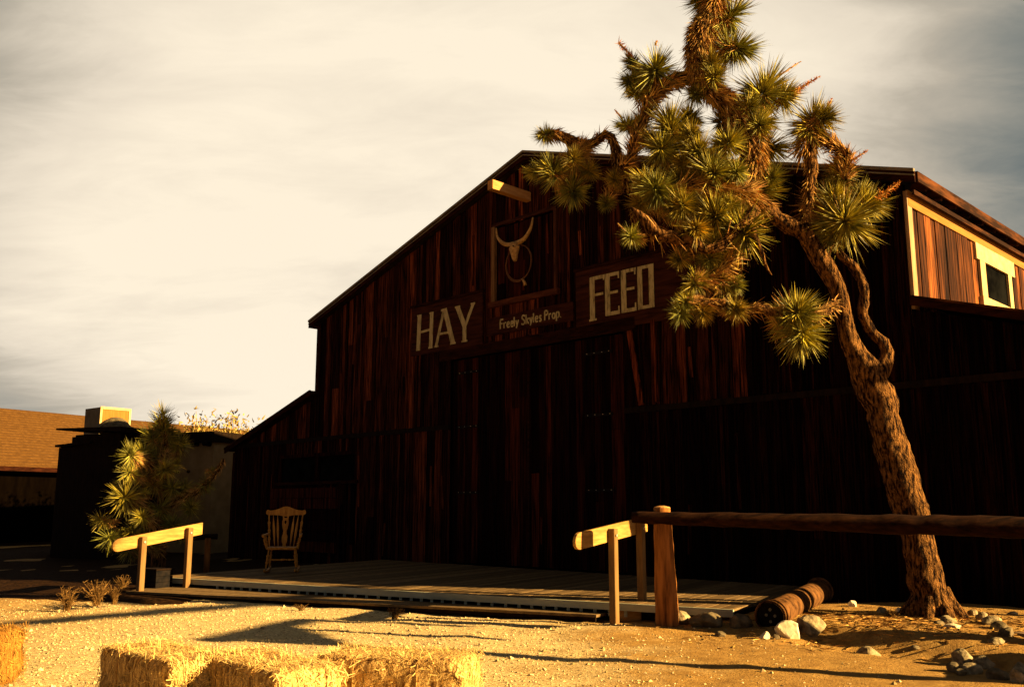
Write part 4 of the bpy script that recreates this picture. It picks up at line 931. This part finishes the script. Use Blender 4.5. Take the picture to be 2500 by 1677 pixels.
b=MB(); b.add([(-1.05,-.3,3.60),(1.6,-.3,3.47),(1.6,1.9,3.47),(-1.05,1.9,3.60),(-1.05,-.3,3.65),(1.6,-.3,3.60),(1.6,1.9,3.60),(-1.05,1.9,3.65)],[(3,2,1,0),(4,5,6,7),(0,1,5,4),(1,2,6,5),(2,3,7,6),(3,0,4,7)]); b.build('upper_roof','darkwood',sh)
md_=thing('domed_chimney','dark rounded dome on the shed roof in front of the cooler','chimney',(-11.62,27.3,3.55))
b=MB(); prof=[(0,.52),(.12,.50),(.25,.42),(.36,.30),(.44,.16),(.465,.04)]
b.tube([(0,0,z) for z,r in prof],[r for z,r in prof],18,.12,nf=3); b.build('dome','rockd',md_,True)
b=MB(); b.bar((.30,-.1,.02),(.55,-.1,.12),.2,.12); b.build('base_stone','rockd',md_)
cl=thing('evaporative_cooler','pale box-shaped evaporative cooler standing on the flat adobe roof','cooler',(-13.75,31.6,3.80),R(51))
b=MB(); b.bb(-.52,.52,-.52,.52,0,.90); b.build('body','cool',cl)
b=MB(); b.bb(-.46,.46,-.535,-.522,.06,.83); b.build('pad_panel','coolp',cl)
b=MB()
for a in((-.54,-.47,-.55,-.523,0,.92),(.47,.54,-.55,-.523,0,.92),(-.469,.469,-.55,-.537,.84,.92),(-.469,.469,-.55,-.537,0,.05)): b.bb(*a)
b.build('corner_trim','frame_white',cl)
fb=thing('long_building','long low building with orange-tan sunlit sloping roof at far left','building',(-17.95+.0,40.3,0),math.atan2(.85,.525))
b=MB(); x0,x1=-14,34
b.add([(x0,0,3.0),(x1,0,3.0),(x1,7,6.0),(x0,7,6.0),(x0,14,3.0),(x1,14,3.0)],[(0,1,2,3),(3,2,5,4)])
for k in range(22):
    f0,f1=k/22,(k+1)/22; y0_,y1_=7*f0,7*f1; za,zb=3.0+3*f0,3.0+3*f1
    b.add([(x0,y0_-.03,za+.035),(x1,y0_-.03,za+.035),(x1,y1_+.0,zb+.022),(x0,y1_+.0,zb+.022),(x0,y0_-.03,za+.0),(x1,y0_-.03,za+.0)],[(0,1,2,3),(4,5,1,0)],(1,1,1))
ro=b.build('roof','farroof',fb)
b=MB(); b.bb(x0,x1,-.06,.0-.005,2.84,3.02); b.build('gutter','trim',fb)
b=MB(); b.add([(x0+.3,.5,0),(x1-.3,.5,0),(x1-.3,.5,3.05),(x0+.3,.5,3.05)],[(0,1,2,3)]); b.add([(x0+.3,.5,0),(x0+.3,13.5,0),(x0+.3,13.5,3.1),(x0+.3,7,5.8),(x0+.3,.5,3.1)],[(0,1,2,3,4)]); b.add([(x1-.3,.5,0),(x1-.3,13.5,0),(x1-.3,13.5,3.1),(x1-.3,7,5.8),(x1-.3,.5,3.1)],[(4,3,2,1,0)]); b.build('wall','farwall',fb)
# tall dry shrubs behind
def shrub(px,ytop,Y,wpx,label,seed):
    rn=random.Random(seed); base=aty(px,1239,Y); top=aty(px,ytop,Y).z; t=thing('tall_shrub',label,'shrub',(base.x,Y,0),0,'tall dry shrubs behind the adobe building')
    b=MB(); lf_=MB()
    for k in range(9):
        x=rn.gauss(0,wpx*.28)*Y/2308; h=top*rn.uniform(.78,1.0); P=[Vector((x*.3,0,0)),Vector((x*.7,rn.gauss(0,.3),h*.5)),Vector((x,rn.gauss(0,.4),h))]
        P=cr_spline(P,.6); b.tube(P,[.045*(1-.8*i/(len(P)-1)) for i in range(len(P))],5)
        for _ in range(90):
            f=rn.uniform(.45,1); q=P[0].lerp(P[-1],f)+Vector((rn.gauss(0,.30),rn.gauss(0,.3),rn.gauss(0,.25))); q.z=min(q.z,top)
            kk=rn.uniform(.6,1.3); lf_.blade(q,Vector((rn.gauss(0,1),rn.gauss(0,1),rn.gauss(0,1)+.5)),rn.uniform(.12,.28),.07,(kk,kk,kk))
    b.build('stems','dead',t); lf_.build('foliage','bush',t)
shrub(478,1000,35,40,'leftmost dry yellow shrub seen over the adobe roof, nearest the tall rosette',1)
shrub(520,1012,35.5,50,'middle bushy yellow shrub seen over the adobe roof',2)
shrub(562,1008,36,36,'thin yellow shrub near the right end of the adobe roof',3)
shrub(628,1018,37,26,'small green-yellow shrub tip just above the barn lean-to roof',4)
# low hitching rail and planter at the left
hr=thing('hitching_rail','low brown wooden rail in shade behind the left handrail','rail',(-6.9,19.6,0))
b=log_tube((-.55,0,.80),(.75,.25,.80),.06,.06,12,12); b.build('rail','log',hr,True)
for x in(-.45,.6):
    b=MB(); b.tube([(x,.05+x*.1,-.05),(x,.05+x*.1,.78)],.06,10,.06); b.build('post','logpost',hr,True)
pb=thing('planter_box','black square planter box at the left end of the boardwalk','planter',(-6.02,16.15,.088),R(-30))
b=MB()
for k in range(3): b.bb(-.23,.23,-.17,.17,k*.095,k*.095+.09)
b.build('side_boards','black_iron',pb)
b=MB(); b.bb(-.25,.25,-.19,.19,.286,.31); b.build('rim','darkwood',pb)
# slab path and edging at the right
sl=MB(); P=[atz(2318,1530,.06),atz(2500,1556,.06),atz(2700,1585,.06),atz(2700,1480,.06),atz(2500,1497,.06),atz(2416,1512,.06)]
sl.prism([(p.x,p.y) for p in P],-.2,.10); tag(sl.build('path','slab'),'worn brown slab path at the right edge',kind='structure')
tb_=MB(); a=atz(2330,1472,.1); c=atz(2560,1487,.1); tb_.bar((a.x,a.y,.07),(c.x,c.y,.07),.10,.14); o=tb_.build('timber_edging','trim_pale'); tag(o,'thin brown timber edging on the ground right of the tree trunk','edging')
# dry weeds
def weed(px,py,hpx,wpx,label,seed,n=70,m='weed'):
    p=atz(px,py,0); p=atz(px,py,gh(p.x,p.y)); k=p.y/2308; rn=random.Random(seed); b=MB(); h=hpx*k; w_=wpx*k
    for i in range(n):
        a=rn.uniform(0,6.28); d=Vector((math.cos(a)*w_*.5*rn.random(),math.sin(a)*w_*.5*rn.random(),h*rn.uniform(.4,1))); q0=Vector((rn.gauss(0,.02),rn.gauss(0,.02),0)); kk=rn.uniform(.4,1.3)
        P=[q0,q0+d*.5+Vector((0,0,h*.1)),q0+d]; b.tube(P,[.004,.003,.0015],4,tint=(kk,kk,kk))
        for j in range(3): b.blade(q0+d*rn.uniform(.4,1),Vector((rn.gauss(0,1),rn.gauss(0,1),rn.gauss(0,.6)+.3)),h*.22,.007,(kk,kk,kk))
    o=b.build('dry_weed',m); o.location=p; tag(o,label,'weed',group='dry weeds on the ground')
weed(235,1478,62,90,'tallest dry weed clump in shade left of the near handrail post',1)
weed(165,1492,60,60,'thin dry weed clump left of the tallest one',2,50)
weed(278,1474,45,40,'pale dry weed by the foot of the handrail post',3,40)
weed(300,1440,36,50,'weed in shade behind the left handrail post',31,40)
weed(962,1510,30,46,'small sunlit dry weed on the gravel before the middle of the step',4,40)
weed(735,1490,16,50,'low weed at the foot of the step left of the sunlit one',5,30)
weed(2180,1508,22,50,'dry weed tuft at the left foot of the tree trunk',6,40)
# dead leaf litter near the tree
lt=MB(); rn=random.Random(8)
for _ in range(1500):
    x=rn.gauss(4.2,.9); y_=rn.gauss(10.9,.55)
    if fu(x,y_)[1]<.3: continue
    k=rn.uniform(.4,1.3); a=rn.uniform(0,6.28); lt.blade(Vector((x,y_,gh(x,y_)+.008)),Vector((math.cos(a),math.sin(a),rn.uniform(-.02,.15))),rn.uniform(.06,.18),.012,(k,k*.9,k*.8))
tag(lt.build('leaf_litter','dead'),'dead yucca leaves littering the dirt under the tree','litter',kind='stuff')
# ---------------------------------------------------------------- structures standing right of the picture (their shadows cross the yard)
gt=thing('ranch_gate','tall ranch gate of two poles and a crossbeam standing right of the view','gate',(0,0,0))
for x,y_ in((2.9,2.82),(10.5,9.85)):
    b=MB(); b.tube([(x,y_,-.1),(x,y_,2.5),(x,y_,5.0)],[.11,.10,.09],12,.05); b.build('post','logpost',gt,True)
b=MB(); b.tube([(2.6,2.5,5.0),(6.8,6.3,5.0),(10.8,10.2,5.0)],.12,12,.05); b.build('crossbeam','log',gt,True)
ap=thing('sign_pole','wooden pole with a side arm standing right of the view','pole',(6.5,7.13,0))
b=MB(); b.tube([(0,0,-.1),(0,0,3.6)],[.12,.10],12,.05); b.build('post','logpost',ap,True)
b=MB(); b.bar((-.05,-.15,3.52),(.55,1.95,3.50),.12,.14); b.build('arm','darkwood',ap)
b=MB(); b.add([(.04,.12,3.45),(.34,1.2,3.45),(.02,.06,3.0)],[(0,1,2)]); o=b.build('gusset','darkwood',ap); md=o.modifiers.new('s','SOLIDIFY'); md.thickness=.05
for x,y_,z0_ in((.27,.95,2.5),(.50,1.85,2.75)):
    b=MB(); b.bb(x-.05,x+.05,y_-.06,y_+.06,z0_,3.44); b.build('hanging_slat','darkwood',ap)

tw=thing('shade_wall','unseen low wall of stacked bars, added to shade the rocks at the right','low wall',(0,0,0))  # out-of-view blocker, added so its shadow darkens the rock swale
for k in range(3):
    b=MB(); b.bar((4.85,7.75,.02+.155*k),(5.75+.02*k,9.35,.02+.155*k),.2,.15); b.build('shade_bar','logpost',tw)

lt=MB(); rn=random.Random(12)
for _ in range(2600):
    c=rn.choice(((-2.4,6.8),(-1.7,6.3),(-.8,6.6),(-4.4,7.7),(-1.2,7.2)))
    x=rn.gauss(c[0],.55); y_=rn.gauss(c[1],.45); z=gh(x,y_)
    a=rn.uniform(0,6.28); d=Vector((math.cos(a),math.sin(a),rn.uniform(-.02,.18))).normalized(); l_=rn.uniform(.03,.11); u=Vector((-d.y,d.x,0)); p=Vector((x,y_,z+.006)); k=rn.uniform(.4,1.1); w_=rn.uniform(.002,.004)
    lt.add([p-u*w_,p+u*w_,p+d*l_+u*w_,p+d*l_-u*w_],[(0,1,2,3)],(k,k*.95,k*.85))
tag(lt.build('straw_litter','straw'),'loose straw scattered on the ground round the bales','straw',kind='stuff')
